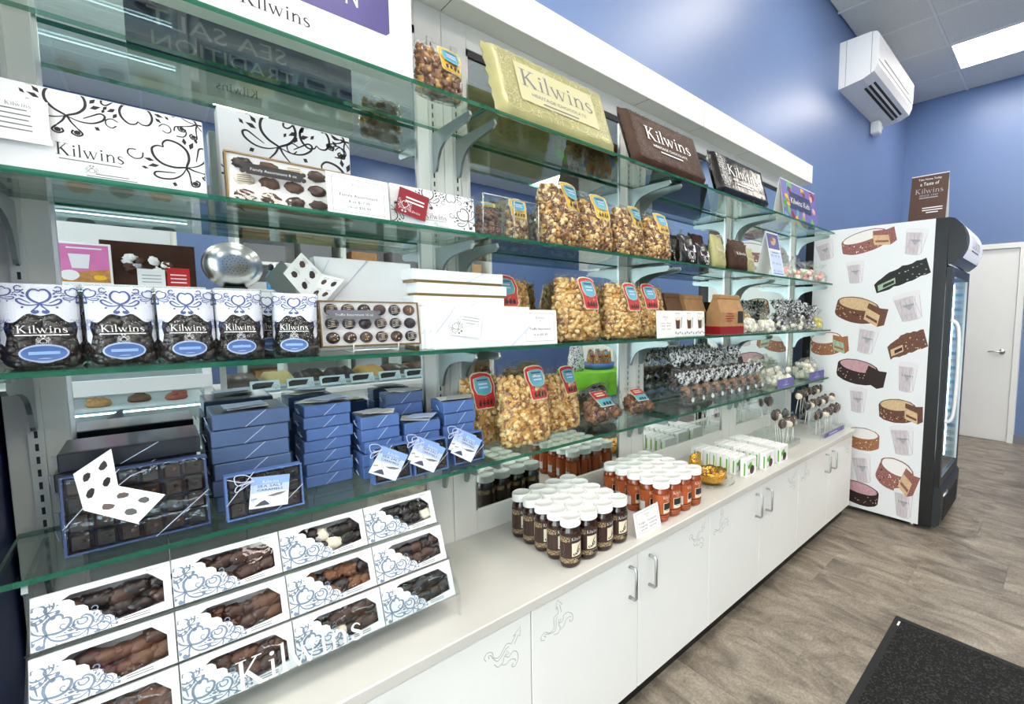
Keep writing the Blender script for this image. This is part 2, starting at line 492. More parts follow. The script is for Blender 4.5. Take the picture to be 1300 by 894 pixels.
CH = {}
class MB:
    def __init__(s):
        s.v = []; s.f = []; s.m = []; s.mats = []; s.M = None; s.sm = []
    def mi(s, m):
        if m not in s.mats: s.mats.append(m)
        return s.mats.index(m)
    def add(s, V, F, m, smooth=False):
        k = len(s.v); i = s.mi(m)
        if s.M is not None:
            V = [s.M @ Vector(p) for p in V]
        s.v += [tuple(p) for p in V]
        for f in F:
            s.f.append(tuple(a + k for a in f)); s.m.append(i); s.sm.append(smooth)
        return s
    def box(s, x0, x1, y0, y1, z0, z1, m, top=None, bot=None, front=None):
        V = [(x, y, z) for z in (z0, z1) for y in (y0, y1) for x in (x0, x1)]
        fs = [((0, 2, 3, 1), bot or m), ((4, 5, 7, 6), top or m), ((0, 1, 5, 4), front or m), ((2, 6, 7, 3), m), ((0, 4, 6, 2), m), ((1, 3, 7, 5), m)]
        k = len(s.v)
        if s.M is not None: V = [s.M @ Vector(p) for p in V]
        s.v += [tuple(p) for p in V]
        for f, mm in fs:
            s.f.append(tuple(a + k for a in f)); s.m.append(s.mi(mm)); s.sm.append(False)
        return s
    def bev(s, x0, x1, y0, y1, z0, z1, b, m):
        """box with its edges chamfered by b"""
        cx, cy, cz = (x0 + x1) / 2, (y0 + y1) / 2, (z0 + z1) / 2
        hx, hy, hz = (x1 - x0) / 2, (y1 - y0) / 2, (z1 - z0) / 2
        V = []; idx = {}
        for sx in (-1, 1):
            for sy in (-1, 1):
                for sz in (-1, 1):
                    for a in range(3):
                        h = [hx - b, hy - b, hz - b]; h[a] = (hx, hy, hz)[a]
                        idx[(sx, sy, sz, a)] = len(V)
                        V.append((cx + sx * h[0], cy + sy * h[1], cz + sz * h[2]))
        F = []
        S = (-1, 1)
        for q in S:
            F.append([idx[(q, y, z, 0)] for y, z in ((-1, -1), (1, -1), (1, 1), (-1, 1))][::q])
            F.append([idx[(x, q, z, 1)] for x, z in ((-1, -1), (-1, 1), (1, 1), (1, -1))][::q])
            F.append([idx[(x, y, q, 2)] for x, y in ((-1, -1), (1, -1), (1, 1), (-1, 1))][::q])
            for r in S:
                F.append([idx[(q, r, -1, 0)], idx[(q, r, -1, 1)], idx[(q, r, 1, 1)], idx[(q, r, 1, 0)]][::-q * r])
                F.append([idx[(q, -1, r, 0)], idx[(q, -1, r, 2)], idx[(q, 1, r, 2)], idx[(q, 1, r, 0)]][::q * r])
                F.append([idx[(-1, q, r, 1)], idx[(-1, q, r, 2)], idx[(1, q, r, 2)], idx[(1, q, r, 1)]][::-q * r])
                for p in S:
                    F.append([idx[(p, q, r, a)] for a in range(3)][::p * q * r])
        G = []
        for q in F:
            a, b_, c = (Vector(V[i]) for i in q[:3])
            mid = sum((Vector(V[i]) for i in q), Vector()) / len(q) - Vector((cx, cy, cz))
            G.append(tuple(q) if (b_ - a).cross(c - a).dot(mid) > 0 else tuple(reversed(q)))
        return s.add(V, G, m)
    def tri(s, poly, holes, f, m, flip=False):
        """flat polygon (with holes) through mapping f(x,z)"""
        loops = [[Vector((a, b, 0)) for a, b in poly]] + [[Vector((a, b, 0)) for a, b in h] for h in holes]
        flatp = [p for l in loops for p in l]
        T = tessellate_polygon(loops)
        F = []
        for t in T:
            a, b, c = (flatp[i] for i in t)
            ar = (b.x - a.x) * (c.y - a.y) - (c.x - a.x) * (b.y - a.y)
            F.append(tuple(t) if (ar > 0) != flip else tuple(reversed(t)))
        return s.add([f(p.x, p.y) for p in flatp], F, m)
    def rib(s, pts, w, f, m):
        L, R = strip(pts, w)
        n = len(L)
        V = [f(*p) for p in L] + [f(*p) for p in R]
        return s.add(V, [(n + i, n + i + 1, i + 1, i) for i in range(n - 1)], m)
    def kil(s, x, z, h, f, m, align='c', w=None):
        """wordmark, baseline z, cap height h"""
        k = h if w is None else w / KILW
        x0 = x - KILW * k / 2 if align == 'c' else x
        for p in KIL:
            s.add([f(x0 + a * k, z + b * h) for a, b in p], [tuple(range(len(p)))], m)
        return s
    def text(s, t, x, z, h, f, m, align='c', w=None):
        V, F, W = text2d(t)
        k = h if w is None else w / max(W, 1e-6)
        x0 = x - W * k / 2 if align == 'c' else (x - W * k if align == 'r' else x)
        return s.add([f(x0 + a * k, z + b * h) for a, b in V], F, m)
    def bars(s, x, z, w, h, n, gap, f, m, rnd=None):
        """lines of print too small to read"""
        for i in range(n):
            ww = w * (rnd.uniform(.55, 1) if rnd else 1)
            zz = z - i * gap
            s.add([f(x - ww / 2, zz), f(x + ww / 2, zz), f(x + ww / 2, zz + h), f(x - ww / 2, zz + h)], [(0, 1, 2, 3)], m)
        return s
    def scroll(s, cx, cz, sc, rot, f, m, clip=None, wk=1.0):
        ribs, pol = SCR
        c, sn = math.cos(rot), math.sin(rot)
        def g(x, y):
            X, Y = cx + sc * (x * c - y * sn), cz + sc * (x * sn + y * c)
            if clip:
                X = min(max(X, clip[0]), clip[1]); Y = min(max(Y, clip[2]), clip[3])
            return f(X, Y)
        for pts, w in ribs:
            s.rib(pts, [q * wk for q in w] if isinstance(w, list) else w * wk, g, m)
        for p in pol:
            s.add([g(*q) for q in p], [tuple(range(len(p)))], m)
        return s
    def prism(s, poly, y0, y1, m, ax='y', side=None):
        """closed polygon (a,b) extruded: ax 'y' -> (a, y, b); 'x' -> (x, a, b); 'z' -> (a, b, z)"""
        mp = {'y': lambda a, b, t: (a, t, b), 'x': lambda a, b, t: (t, a, b), 'z': lambda a, b, t: (a, b, t)}[ax]
        ar = sum(poly[i][0] * poly[(i + 1) % len(poly)][1] - poly[(i + 1) % len(poly)][0] * poly[i][1] for i in range(len(poly)))
        if ar < 0: poly = poly[::-1]
        fl = ax == 'y'
        s.tri(poly, [], lambda a, b: mp(a, b, y1), m, flip=fl)
        s.tri(poly, [], lambda a, b: mp(a, b, y0), m, flip=not fl)
        n = len(poly)
        V = [mp(a, b, y0) for a, b in poly] + [mp(a, b, y1) for a, b in poly]
        F = [(i, (i + 1) % n, n + (i + 1) % n, n + i) for i in range(n)]
        if fl: F = [tuple(reversed(q)) for q in F]
        return s.add(V, F, side or m)
    def lathe(s, prof, m, n=24, c=(0, 0), smooth=True):
        V = []; F = []
        for r, z in prof:
            for i in range(n):
                a = 2 * PI * i / n
                V.append((c[0] + r * math.cos(a), c[1] + r * math.sin(a), z))
        for j in range(len(prof) - 1):
            for i in range(n):
                F.append((j * n + i, j * n + (i + 1) % n, (j + 1) * n + (i + 1) % n, (j + 1) * n + i))
        s.add(V, F, m, smooth)
        k = len(V)
        if prof[0][0] > 1e-4: s.add(V[:n], [tuple(range(n - 1, -1, -1))], m)
        if prof[-1][0] > 1e-4: s.add(V[-n:], [tuple(range(n))], m)
        return s
    def tube(s, pts, r, m, n=6, smooth=True):
        pts = [Vector(p) for p in pts]
        V = []; F = []; ref = None
        for i, p in enumerate(pts):
            d = (pts[min(i + 1, len(pts) - 1)] - pts[max(i - 1, 0)]).normalized()
            if ref is None:
                ref = Vector((0, 0, 1)) if abs(d.z) < .9 else Vector((1, 0, 0))
            a = (ref - d * ref.dot(d)).normalized(); ref = a
            b = d.cross(a)
            rr = r[i] if isinstance(r, (list, tuple)) else r
            for k in range(n):
                t = 2 * PI * k / n
                V.append(p + (a * math.cos(t) + b * math.sin(t)) * rr)
        for i in range(len(pts) - 1):
            for k in range(n):
                F.append((i * n + k, i * n + (k + 1) % n, (i + 1) * n + (k + 1) % n, (i + 1) * n + k))
        F.append(tuple(range(n - 1, -1, -1))); F.append(tuple((len(pts) - 1) * n + k for k in range(n)))
        return s.add(V, F, m, smooth)
    def lump(s, c, r, m, rnd, jag=.25, ico=ICO1, sq=(1, 1, 1)):
        V0, F = ico
        E = Euler((rnd.uniform(0, 6), rnd.uniform(0, 6), rnd.uniform(0, 6))).to_matrix()
        V = []
        for v in V0:
            q = E @ v * (r * rnd.uniform(1 - jag, 1 + jag))
            V.append((c[0] + q.x * sq[0], c[1] + q.y * sq[1], c[2] + q.z * sq[2]))
        return s.add(V, F, m, True)
    def build(s, name, parent=None, loc=(0, 0, 0), rot=(0, 0, 0)):
        me = bpy.data.meshes.new(name)
        me.from_pydata(s.v, [], s.f)
        for m in s.mats: me.materials.append(MATS[m])
        me.polygons.foreach_set('material_index', s.m)
        me.polygons.foreach_set('use_smooth', s.sm)
        me.update()
        o = bpy.data.objects.new(name, me)
        COL.objects.link(o)
        o.location = loc; o.rotation_euler = rot
        if parent:
            o.parent = parent
            CH.setdefault(parent.name, []).append(o)
        return o

def thing(name, label, cat, loc=(0, 0, 0), rot=(0, 0, 0), group=None):
    o = bpy.data.objects.new(name, None)
    COL.objects.link(o)
    o.empty_display_size = 0.02
    o.location = loc; o.rotation_euler = rot
    return tag(o, label, cat, group)

def tag(o, label, cat, group=None):
    o['label'] = label; o['category'] = cat
    if group: o['group'] = group
    return o

def struct(o, label, cat='structure'):
    o['kind'] = 'structure'; o['label'] = label; o['category'] = cat
    return o

def dup(root, loc=None, rot=None, label=None, group=None, scale=None, parent=None):
    c = root.copy()
    COL.objects.link(c)
    if parent:
        c.parent = parent
        CH.setdefault(parent.name, []).append(c)
    if loc is not None: c.location = loc
    if rot is not None: c.rotation_euler = rot
    if scale is not None: c.scale = scale
    if label: c['label'] = label
    if group: c['group'] = group
    for ch in CH.get(root.name, []):
        dup(ch, parent=c)
    return c

def front(y):
    return lambda x, z: (x, y, z)

# ------------------------------------------------------------------ the room
YW, YB = 1.455, 1.562            # face of the shelf wall, painted wall behind it
XFAR, XNEAR, YOPP, ZC = 6.37, -2.9, -5.7, 3.907
ZTOP = 0.618                     # counter top
S = {1: 1.945, 2: 1.602, 3: 1.287, 4: 0.955}      # upper faces of the glass shelves
YF = 1.187                       # front edge of the glass shelves
BX = [-0.2, 0.655, 1.505, 2.355, 3.205]           # bay joints

# floor of vinyl planks
fl = MB().box(XNEAR, XFAR + .12, YOPP, YB, -0.05, -0.004, 'groove').build('floor')
struct(fl, 'grey brown wood look vinyl plank floor', 'floor')
PW, PL = 0.305, 0.92
plank_cache = {}
def plank(x0, x1, y0, y1):
    k = (round(x1 - x0, 3), round(y1 - y0, 3))
    if k not in plank_cache:
        w, l = x1 - x0, y1 - y0
        o = MB().bev(0, w - .0008, 0, l - .0008, -0.006, 0, .0006, 'vinyl_plank').build('plank', fl, (x0, y0, 0))
        plank_cache[k] = o
    else:
        dup(plank_cache[k], (x0, y0, 0), parent=fl)
i = 0
x = XNEAR
while x < XFAR - .01:
    x1 = min(x + PW, XFAR)
    y = YOPP - (i * .37 % PL)
    while y < YB - .01:
        a, b = max(y, YOPP), min(y + PL, YB)
        if b - a > .02: plank(x, x1, a, b)
        y += PL
    x = x1; i += 1

# ceiling: tiles lie in a white grid
ce = MB().box(XNEAR, XFAR, YOPP, YB, ZC + .03, ZC + .06, 'ceiling_tile').build('ceiling')
struct(ce, 'white suspended tile ceiling with light panels', 'ceiling')
xl = [XFAR - .5725 * k for k in range(17)]
xl = [v for v in xl if v > XNEAR] + [XNEAR]
yl = [YB] + [.965 - .595 * k for k in range(11)] + [YOPP]
LIGHTS = [(i, j, j + 1) for j in (1, 5, 9) for i in (1, 5, 9, 13)]
lit = {(i, j) for i, j0, j1 in LIGHTS for j in (j0, j1)}
tile_cache = {}
for i in range(len(xl) - 1):
    for j in range(len(yl) - 1):
        if (i, j) in lit: continue
        x1, x0, y1, y0 = xl[i], xl[i + 1], yl[j], yl[j + 1]
        k = (round(x1 - x0, 3), round(y1 - y0, 3))
        if k not in tile_cache:
            tile_cache[k] = MB().bev(.012, x1 - x0 - .012, .012, y1 - y0 - .012, .002, .02, .003, 'ceiling_tile').build('ceiling_tile', ce, (x0, y0, ZC))
        else:
            dup(tile_cache[k], (x0, y0, ZC), parent=ce)
for v in xl[1:-1]:
    MB().box(v - .012, v + .012, YOPP, YB, ZC, ZC + .012, 'grid_white').build('grid_bar', ce)
for v in yl[1:-1]:
    MB().box(XNEAR, XFAR, v - .012, v + .012, ZC - .001, ZC + .012, 'grid_white').build('grid_bar', ce)
for n, (i, j0, j1) in enumerate(LIGHTS):
    x1, x0, y1, y0 = xl[i], xl[i + 1], yl[j0], yl[j1 + 1]
    spots = ['nearest the white door', 'beyond the fridge end of the shelves', 'over the middle of the shelves', 'nearest the added daylight window']
    where = ['over the shelf aisle ', 'over the display cases ', 'along the far blue wall '][n // 4]
    t = thing('ceiling_light', 'lit rectangular ceiling panel ' + where + spots[n % 4], 'ceiling light', ((x0 + x1) / 2, (y0 + y1) / 2, ZC - .002), group='ceiling light panels')
    hx, hy = (x1 - x0) / 2 - .013, (y1 - y0) / 2 - .013
    fb = MB()
    for a in ((-hx, hx, -hy, -hy + .012), (-hx, hx, hy - .012, hy), (-hx, -hx + .012, -hy + .012, hy - .012), (hx - .012, hx, -hy + .012, hy - .012)):
        fb.box(*a, -.004, .012, 'grid_white')
    fb.build('frame', t)
    MB().box(-hx + .012, hx - .012, -hy + .012, hy - .012, -.001, .008, 'light_diffuser').build('diffuser', t)

# walls
struct(MB().box(XNEAR, XFAR, YB, YB + .1, 0, ZC + .06, 'blue_wall').build('wall_back'), 'blue painted wall behind the shelf unit', 'wall')
DY0, DY1, DZ = 0.40, 1.31, 2.125
wf = MB()
wf.box(XFAR, XFAR + .1, YOPP, DY0 - .06, 0, ZC + .06, 'blue_wall')
wf.box(XFAR, XFAR + .1, DY1 + .06, YB, 0, ZC + .06, 'blue_wall')
wf.box(XFAR, XFAR + .1, DY0 - .06, DY1 + .06, DZ + .06, ZC + .06, 'blue_wall')
struct(wf.build('wall_right'), 'blue painted end wall with a white door', 'wall')
ow = MB().box(XNEAR, XFAR, YOPP - .1, YOPP, 0, ZC + .06, 'blue_wall').build('wall_front')
struct(ow, 'blue painted wall opposite the shelves', 'wall')
# unseen side wall; its window is added to let daylight in
wl = MB()
wl.box(XNEAR - .1, XNEAR, YOPP, -2.9, 0, ZC + .06, 'blue_wall')
wl.box(XNEAR - .1, XNEAR, 1.2, YB, 0, ZC + .06, 'blue_wall')
wl.box(XNEAR - .1, XNEAR, -2.9, 1.2, 3.0, ZC + .06, 'blue_wall')
wl.box(XNEAR - .1, XNEAR, -2.9, 1.2, 0, .35, 'blue_wall')
struct(wl.build('wall_left'), 'street side wall with the added daylight window', 'wall')
wn = thing('added_window', 'wide unseen window with metal mullions, added for daylight', 'window', (XNEAR - .05, -.85, .35))
wn['kind'] = 'structure'
fb = MB()
for y in (-2.05, -.68, .68, 2.05):
    fb.box(-.04, .04, y - .03, y + .03, 0, 2.65, 'window_frame')
fb.box(-.04, .04, -2.02, 2.02, 0, .05, 'window_frame').box(-.04, .04, -2.02, 2.02, 2.6, 2.65, 'window_frame')
fb.build('window_frame', wn)
for y in (-1.365, 0, 1.365):
    MB().box(-.004, .004, y - .655, y + .655, .05, 2.6, 'door_glass').build('pane', wn)

# white door
d = thing('door_1', 'plain white door with lever handle and two paper notices', 'door', (XFAR, (DY0 + DY1) / 2, 0))
d['kind'] = 'structure'
hw = (DY1 - DY0) / 2
sl = MB().bev(.012, .055, -hw + .004, hw - .004, .002, DZ - .004, .002, 'door_white').build('door_leaf', d)
fb = MB()
fb.box(-.012, .1, -hw - .055, -hw, 0, DZ + .055, 'door_white').box(-.012, .1, hw, hw + .055, 0, DZ + .055, 'door_white').box(-.012, .1, -hw, hw, DZ, DZ + .055, 'door_white')
fb.build('door_frame', d)
MB().box(.06, .10, -hw, hw, 0, DZ, 'dark_grey').build('door_light_block', d)  # unseen backing, added to stop light leaking in round the door
hb = MB()
hb.M = Matrix.Translation((.006, -hw + .095, 1.0)) @ Matrix.Rotation(-PI / 2, 4, 'Y')
hb.lathe([(.0, 0), (.028, 0), (.03, .004), (.026, .012), (.012, .014), (.010, .05), (0, .052)], 'steel', 20)
hb.M = None
hb.tube([(-.04, -hw + .095, 1.0), (-.048, -hw + .12, 1.0), (-.048, -hw + .18, 1.002), (-.044, -hw + .215, .998)], [.010, .010, .008, .006], 'steel', 10)
hb.build('door_handle', sl)
for z, h in ((1.62, .05), (1.47, .11)):
    pb = MB().box(.0105, .0118, .04, .235, z, z + h, 'paper')
    pb.build('paper_notice', sl)
struct(MB().box(XFAR - .012, XFAR - .0001, YOPP, DY0 - .058, 0, .10, 'baseboard_grey').build('baseboard_right'), 'grey baseboard beside the white door', 'baseboard')

# ------------------------------------------------------------------ shelf wall: four bays of white panels, mirrors and slotted standards
ZM0, ZM1, ZSOF = 0.70, 2.225, 2.300
SW = 0.078
bay_names = ['mirrored shelf bay behind the caramel boxes and swirl boxes', 'mirrored shelf bay behind the dark sauce jars', 'mirrored shelf bay behind the brown paper bags', 'mirrored shelf bay beside the printed fridge']
def slotbar(h):
    m = MB()
    m.box(-.0095, .0095, -.009, 0, 0, h, 'standard_white')
    z = .03
    while z < h - .03:
        m.box(-.0022, .0022, -.0094, -.0088, z, z + .014, 'slot_dark')
        z += .0254
    return m
br_me = None
def bracket():
    """shelf bracket: arm runs to the front, deep at the wall"""
    pr = [(-.001, -.008), (-.235, -.008), (-.240, -.020), (-.225, -.030), (-.17, -.034), (-.12, -.040), (-.080, -.050), (-.052, -.066), (-.034, -.090), (-.024, -.116), (-.018, -.124), (-.001, -.124)]
    m = MB()
    m.prism(pr, -.0035, .0035, 'bracket_steel', 'x')
    m.box(-.009, .009, -.238, -.205, -.0085, -.0002, 'acrylic')
    return m
std_o = None; brk_o = None
for b in range(4):
    x0, x1 = BX[b] + .0006, BX[b + 1] - .0006
    t = thing('shelf_bay', bay_names[b], 'shelf unit', (0, 0, ZTOP))
    z = ZTOP
    MB().box(x0, x1, YW + .012, YB - .001, 0, ZSOF - z, 'white_panel').build('back_panel', t)
    for xa in (x0, x1 - SW):
        MB().bev(xa, xa + SW, YW, YW + .012, .0, ZSOF - z - .0005, .0012, 'white_panel').build('stile', t)
    MB().bev(x0 + SW, x1 - SW, YW, YW + .012, 0, ZM0 - z, .0012, 'white_panel').build('bottom_rail', t)
    MB().bev(x0 + SW, x1 - SW, YW, YW + .012, ZM1 - z, ZSOF - z - .0005, .0012, 'white_panel').build('top_rail', t)
    MB().box(x0 + SW, x1 - SW, YW + .008, YW + .0118, ZM0 - z, ZM1 - z, 'mirror').build('mirror', t)
    fb = MB()
    fb.box(x0 + SW, x0 + SW + .006, YW + .002, YW + .008, ZM0 - z, ZM1 - z, 'steel').box(x1 - SW - .006, x1 - SW, YW + .002, YW + .008, ZM0 - z, ZM1 - z, 'steel')
    fb.box(x0 + SW, x1 - SW, YW + .002, YW + .008, ZM1 - z - .022, ZM1 - z, 'dark_grey')
    fb.build('mirror_trim', t)
    for xs in (x0 + .036, x1 - .036):
        h = 1.28
        if std_o is None:
            std_o = slotbar(h).build('slotted_standard', t, (xs, YW, .31))
        else:
            dup(std_o, (xs, YW, .31), parent=t)
        for k in S:
            lo = (xs, YW - .009, S[k] - .010 - z)
            if brk_o is None:
                brk_o = bracket().build('bracket', t, lo)
            else:
                dup(brk_o, lo, parent=t)

tag(MB().box(BX[0] - .03, BX[0] - .0062, 1.19, YB - .001, 0, ZSOF, 'navy_paint').build('end_panel'), 'dark blue painted end panel closing the shelf unit', 'panel')
# cornice box above
vb = MB().bev(BX[0], BX[4], 1.357, YB - .001, ZSOF, 2.421, .002, 'soffit_white')
v = vb.build('cornice_box')
tag(v, 'long white cornice box running above the glass shelves', 'cornice')
for xj in BX[1:4] + [1.9]:
    MB().box(xj - .0008, xj + .0008, 1.3564, 1.45, ZSOF - .0004, 2.42, 'groove').build('joint', v) if xj == 1.9 else MB().box(xj - .0012, xj + .0012, 1.36, 1.45, ZSOF - .0006, ZSOF + .001, 'groove').build('joint', v)

# glass shelves
rows = {1: ('topmost', 'under the giant bars'), 2: ('second', 'under the swirl boxes and yellow label popcorn'), 3: ('third', 'under the red label popcorn and dark bags'), 4: ('lowest', 'over the counter')}
bays = ['in the bay of the caramel boxes', 'in the bay of the dark sauce jars', 'in the bay of the brown paper bags', 'in the bay beside the fridge']
for k in S:
    for b in range(4):
        x0, x1 = BX[b] + .0012, BX[b + 1] - .0012
        if b == 0: x0 = -.195
        m = MB()
        m.box(x0, x1, YF, YW - .0105, -.010, 0, 'glass_edge', top='glass_sheet', bot='glass_sheet')
        o = m.build('glass_shelf', None, (0, 0, S[k]))
        tag(o, rows[k][0] + ' glass shelf with green edge ' + bays[b], 'glass shelf', 'glass shelves on brackets')

# ------------------------------------------------------------------ base cabinets and worktop
YD, YK = 1.013, 1.063
wt = MB().bev(BX[0] - .005, 3.222, .998, YW + .01, .588, ZTOP, .003, 'worktop').build('worktop')
tag(wt, 'long white worktop over the base cabinets', 'worktop')
cab_names = ['white base cabinet below the stepped rack of window boxes', 'white base cabinet below the dark sauce jars', 'white base cabinet below the gold bowl', 'white base cabinet below the lollipop stands, beside the fridge']
def handle():
    m = MB()
    pts = [(0, 0, 0), (0, -.026, 0), (0, -.032, -.006), (0, -.032, -.10), (0, -.026, -.106), (0, 0, -.106)]
    m.tube(pts, .0052, 'steel', 8)
    return m
def ornament():
    """engraved scroll outline, drawn as thin grooves"""
    m = MB(); f = front(0)
    paths = [cr([(-.060, .020), (-.066, .034), (-.055, .044), (-.040, .036), (-.036, .018), (-.018, .010), (-.004, .026), (.008, .038), (.024, .030)], 5),
             cr([(-.050, .022), (-.052, .032), (-.044, .030), (-.040, .020), (-.024, .000), (-.008, .008), (.004, .022), (.016, .026)], 5),
             cr([(-.034, -.004), (-.022, -.020), (-.006, -.014), (.000, .002), (.014, -.008), (.030, .002), (.044, -.010), (.046, -.034), (.034, -.050), (.024, -.044), (.030, -.036)], 5),
             cr([(-.010, -.020), (.004, -.026), (.020, -.020), (.034, -.026), (.038, -.036)], 5),
             [(.024, .030), (.040, .052), (.030, .050), (.056, .070), (.054, .038), (.048, .046), (.034, .022)],
             [(.002, .004), (.010, .014), (.016, .002), (.002, .004)]]
    for p in paths:
        m.rib(p, .0022, f, 'engrave')
    return m
h_o = None; o_o = {}
for b in range(4):
    x0, x1 = [-.19, .66, 1.51, 2.36, 3.205][b:b + 2]
    t = thing('base_cabinet', cab_names[b], 'cabinet', ((x0 + x1) / 2, 1.25, 0))
    xa, xb = x0 - (x0 + x1) / 2, x1 - (x0 + x1) / 2
    MB().box(xa, xb, YD + .021 - 1.25, .2, .09, .5770, 'white_laminate').build('body', t)
    MB().box(xa, xb, YK - 1.25, YK - 1.25 + .02, 0, .09, 'black_kick').build('toe_kick', t)
    for s_ in (0, 1):
        da, db = (xa + .0012, -.0012) if s_ == 0 else (.0012, xb - .0012)
        dr = MB().bev(da, db, YD - 1.25, YD - 1.25 + .019, .088, .577, .002, 'white_laminate').build('cabinet_door', t)
        hx = db - .042 if s_ == 0 else da + .055
        if h_o is None: h_o = handle().build('handle', dr, (hx, YD - 1.25, .546))
        else: dup(h_o, (hx, YD - 1.25, .546), parent=dr)
        ox, r_ = (xa + .092, .75) if s_ == 0 else (xb - .082, 0)
        if s_ not in o_o:
            o_o[s_] = ornament().build('engraved_scroll', dr, (ox, YD - 1.25 - .0004, .494), (0, -r_ if s_ == 0 else 0, 0))
            o_o[s_].scale = (.85, 1, .85)
        else:
            dup(o_o[s_], (ox, YD - 1.25 - .0004, .494), parent=dr)

# ------------------------------------------------------------------ floor mat
t = thing('floor_mat', 'black carpet entrance mat with rubber border on the plank floor', 'mat', (1.5, .0, 0))
MB().bev(-.83, .772, -.52, .49, 0.0005, .006, .002, 'mat_rubber').build('rubber_border', t)
MB().bev(-.80, .742, -.49, .46, .0055, .011, .002, 'mat_carpet').build('carpet', t)
MB().box(.70, .735, .462, .47, .0060, .0064, 'paper').build('label', t)

# ------------------------------------------------------------------ air conditioner
t = thing('air_conditioner', 'white wall mounted air conditioner high in the corner', 'air conditioner', (4.72, YB, 3.32))
pr = [(-.001, .0), (-.20, .028), (-.285, .065), (-.308, .12), (-.314, .20), (-.316, .345), (-.295, .372), (-.25, .382), (-.001, .385)]
MB().prism(pr, -.57, .57, 'box_white', 'x').build('housing', t)
for xs in (-.5705, .5695):
    MB().box(xs, xs + .001, -.262, -.258, .05, .378, 'groove').build('seam', t)
    MB().box(xs, xs + .001, -.06, -.056, .01, .38, 'groove').build('seam', t)
MB().box(-.56, .56, -.3155, -.3135, .150, .154, 'groove').build('panel_gap', t)
MB().box(-.40, .40, -.318, -.316, .195, .205, 'card_grey').build('badge', t)
import mathutils
dirv = Vector((0, -.285 + .20, .065 - .028)).normalized()
ang = math.atan2(.065 - .028, .085)
for i in range(4):
    lv = MB().box(-.43, .43, -.010, .010, -.002, .003, 'slot_dark')
    lv.build('louvre_slot', t, (.02, -.275 + .034 * i, .058 - .0145 * i if i > 1 else [.064, .048][i]), (-ang if i < 3 else -.14, 0, 0))
MB().bev(.30, .40, -.09, -.005, -.12, -.002, .01, 'box_white').build('pipe_cover', t)
MB().tube([(.40, -.05, -.02), (.47, -.06, -.03), (.50, -.05, -.02)], .02, 'box_white', 8).build('pipe', t)

# ------------------------------------------------------------------ fridge with printed side
FX0, FX1, FY0, FY1, FZ = 3.335, 3.985, .555, 1.44, 1.985
t = thing('display_fridge', 'tall glass door display fridge with cake and tub prints on its white side', 'fridge', (FX0, FY0, 0))
LX, LY = FX1 - FX0, FY1 - FY0
bb = MB()
bb.box(.004, .03, .06, LY, .03, FZ, 'black_plastic').box(LX - .03, LX, .0, LY, .03, FZ, 'black_plastic').box(.004, LX, LY - .04, LY, .03, FZ, 'black_plastic').box(.0, .004, LY - .058, LY, .03, FZ, 'black_plastic')
bb.box(.03, LX - .03, .06, LY - .04, FZ - .03, FZ, 'black_plastic').box(.004, LX, .02, LY, .03, .30, 'black_plastic')
bb.box(.0, .05, .0, .07, .03, FZ, 'black_plastic').box(LX - .05, LX, 0, .07, .03, FZ, 'black_plastic').box(.05, LX - .05, 0, .07, 1.69, FZ, 'black_plastic')
bb.build('body', t)
side = MB().box(0, .0035, .07, LY - .06, .03, FZ, 'fridge_white').build('side_panel', t)
ib = MB()
ib.box(.031, .034, .07, LY - .041, .305, 1.69, 'fridge_inner').box(LX - .034, LX - .031, .07, LY - .041, .305, 1.69, 'fridge_inner').box(.034, LX - .034, LY - .05, LY - .042, .305, 1.69, 'fridge_inner').box(.034, LX - .034, .07, LY - .05, 1.66, 1.689, 'fridge_inner').box(.034, LX - .034, .07, LY - .05, .301, .31, 'fridge_inner')
ib.box(LX - .0585, LX - .0552, -.033, .07, .36, 1.625, 'fridge_inner')
ib.build('liner', t)
MB().box(LX - .066, LX - .060, .040, .052, .37, 1.61, 'led').build('light_strip', t)
for k in range(24):
    MB().box(LX - .075, LX - .059, -.015, .034, .38 + k * .052, .402 + k * .052, 'card_grey' if k % 2 else 'teal').build('shelf_clip', t)
for xs in (.06, LX - .068):
    MB().box(xs, xs + .008, .085, .093, .33, 1.64, 'led').build('light_strip', t)
for z in (.55, .82, 1.09, 1.36):
    sb = MB()
    for i in range(22):
        sb.box(.05 + i * .0255, .053 + i * .0255, .14, LY - .06, z, z + .004, 'card_white')
    sb.box(.045, LX - .045, .14, .145, z - .004, z + .014, 'card_white').box(.045, LX - .045, LY - .07, LY - .065, z - .004, z + .004, 'card_white')
    sb.build('wire_rack', t)
db = MB()
db.box(.05, LX - .05, -.035, -.008, .30, .355, 'dark_grey').box(.05, LX - .05, -.035, -.008, 1.63, 1.685, 'dark_grey')
db.box(.0, .055, -.035, -.004, .30, 1.685, 'black_plastic').box(LX - .055, LX, -.035, -.004, .30, 1.685, 'black_plastic')
dr = db.build('glass_door', t)
MB().box(.055, LX - .055, -.026, -.018, .355, 1.63, 'door_glass').build('pane', dr)
MB().tube(cr([(.03, -.036, .72), (.03, -.075, .76), (.03, -.085, .95), (.03, -.085, 1.15), (.03, -.075, 1.32), (.03, -.036, 1.36)], 5), .011, 'card_white', 10).build('door_handle', dr)
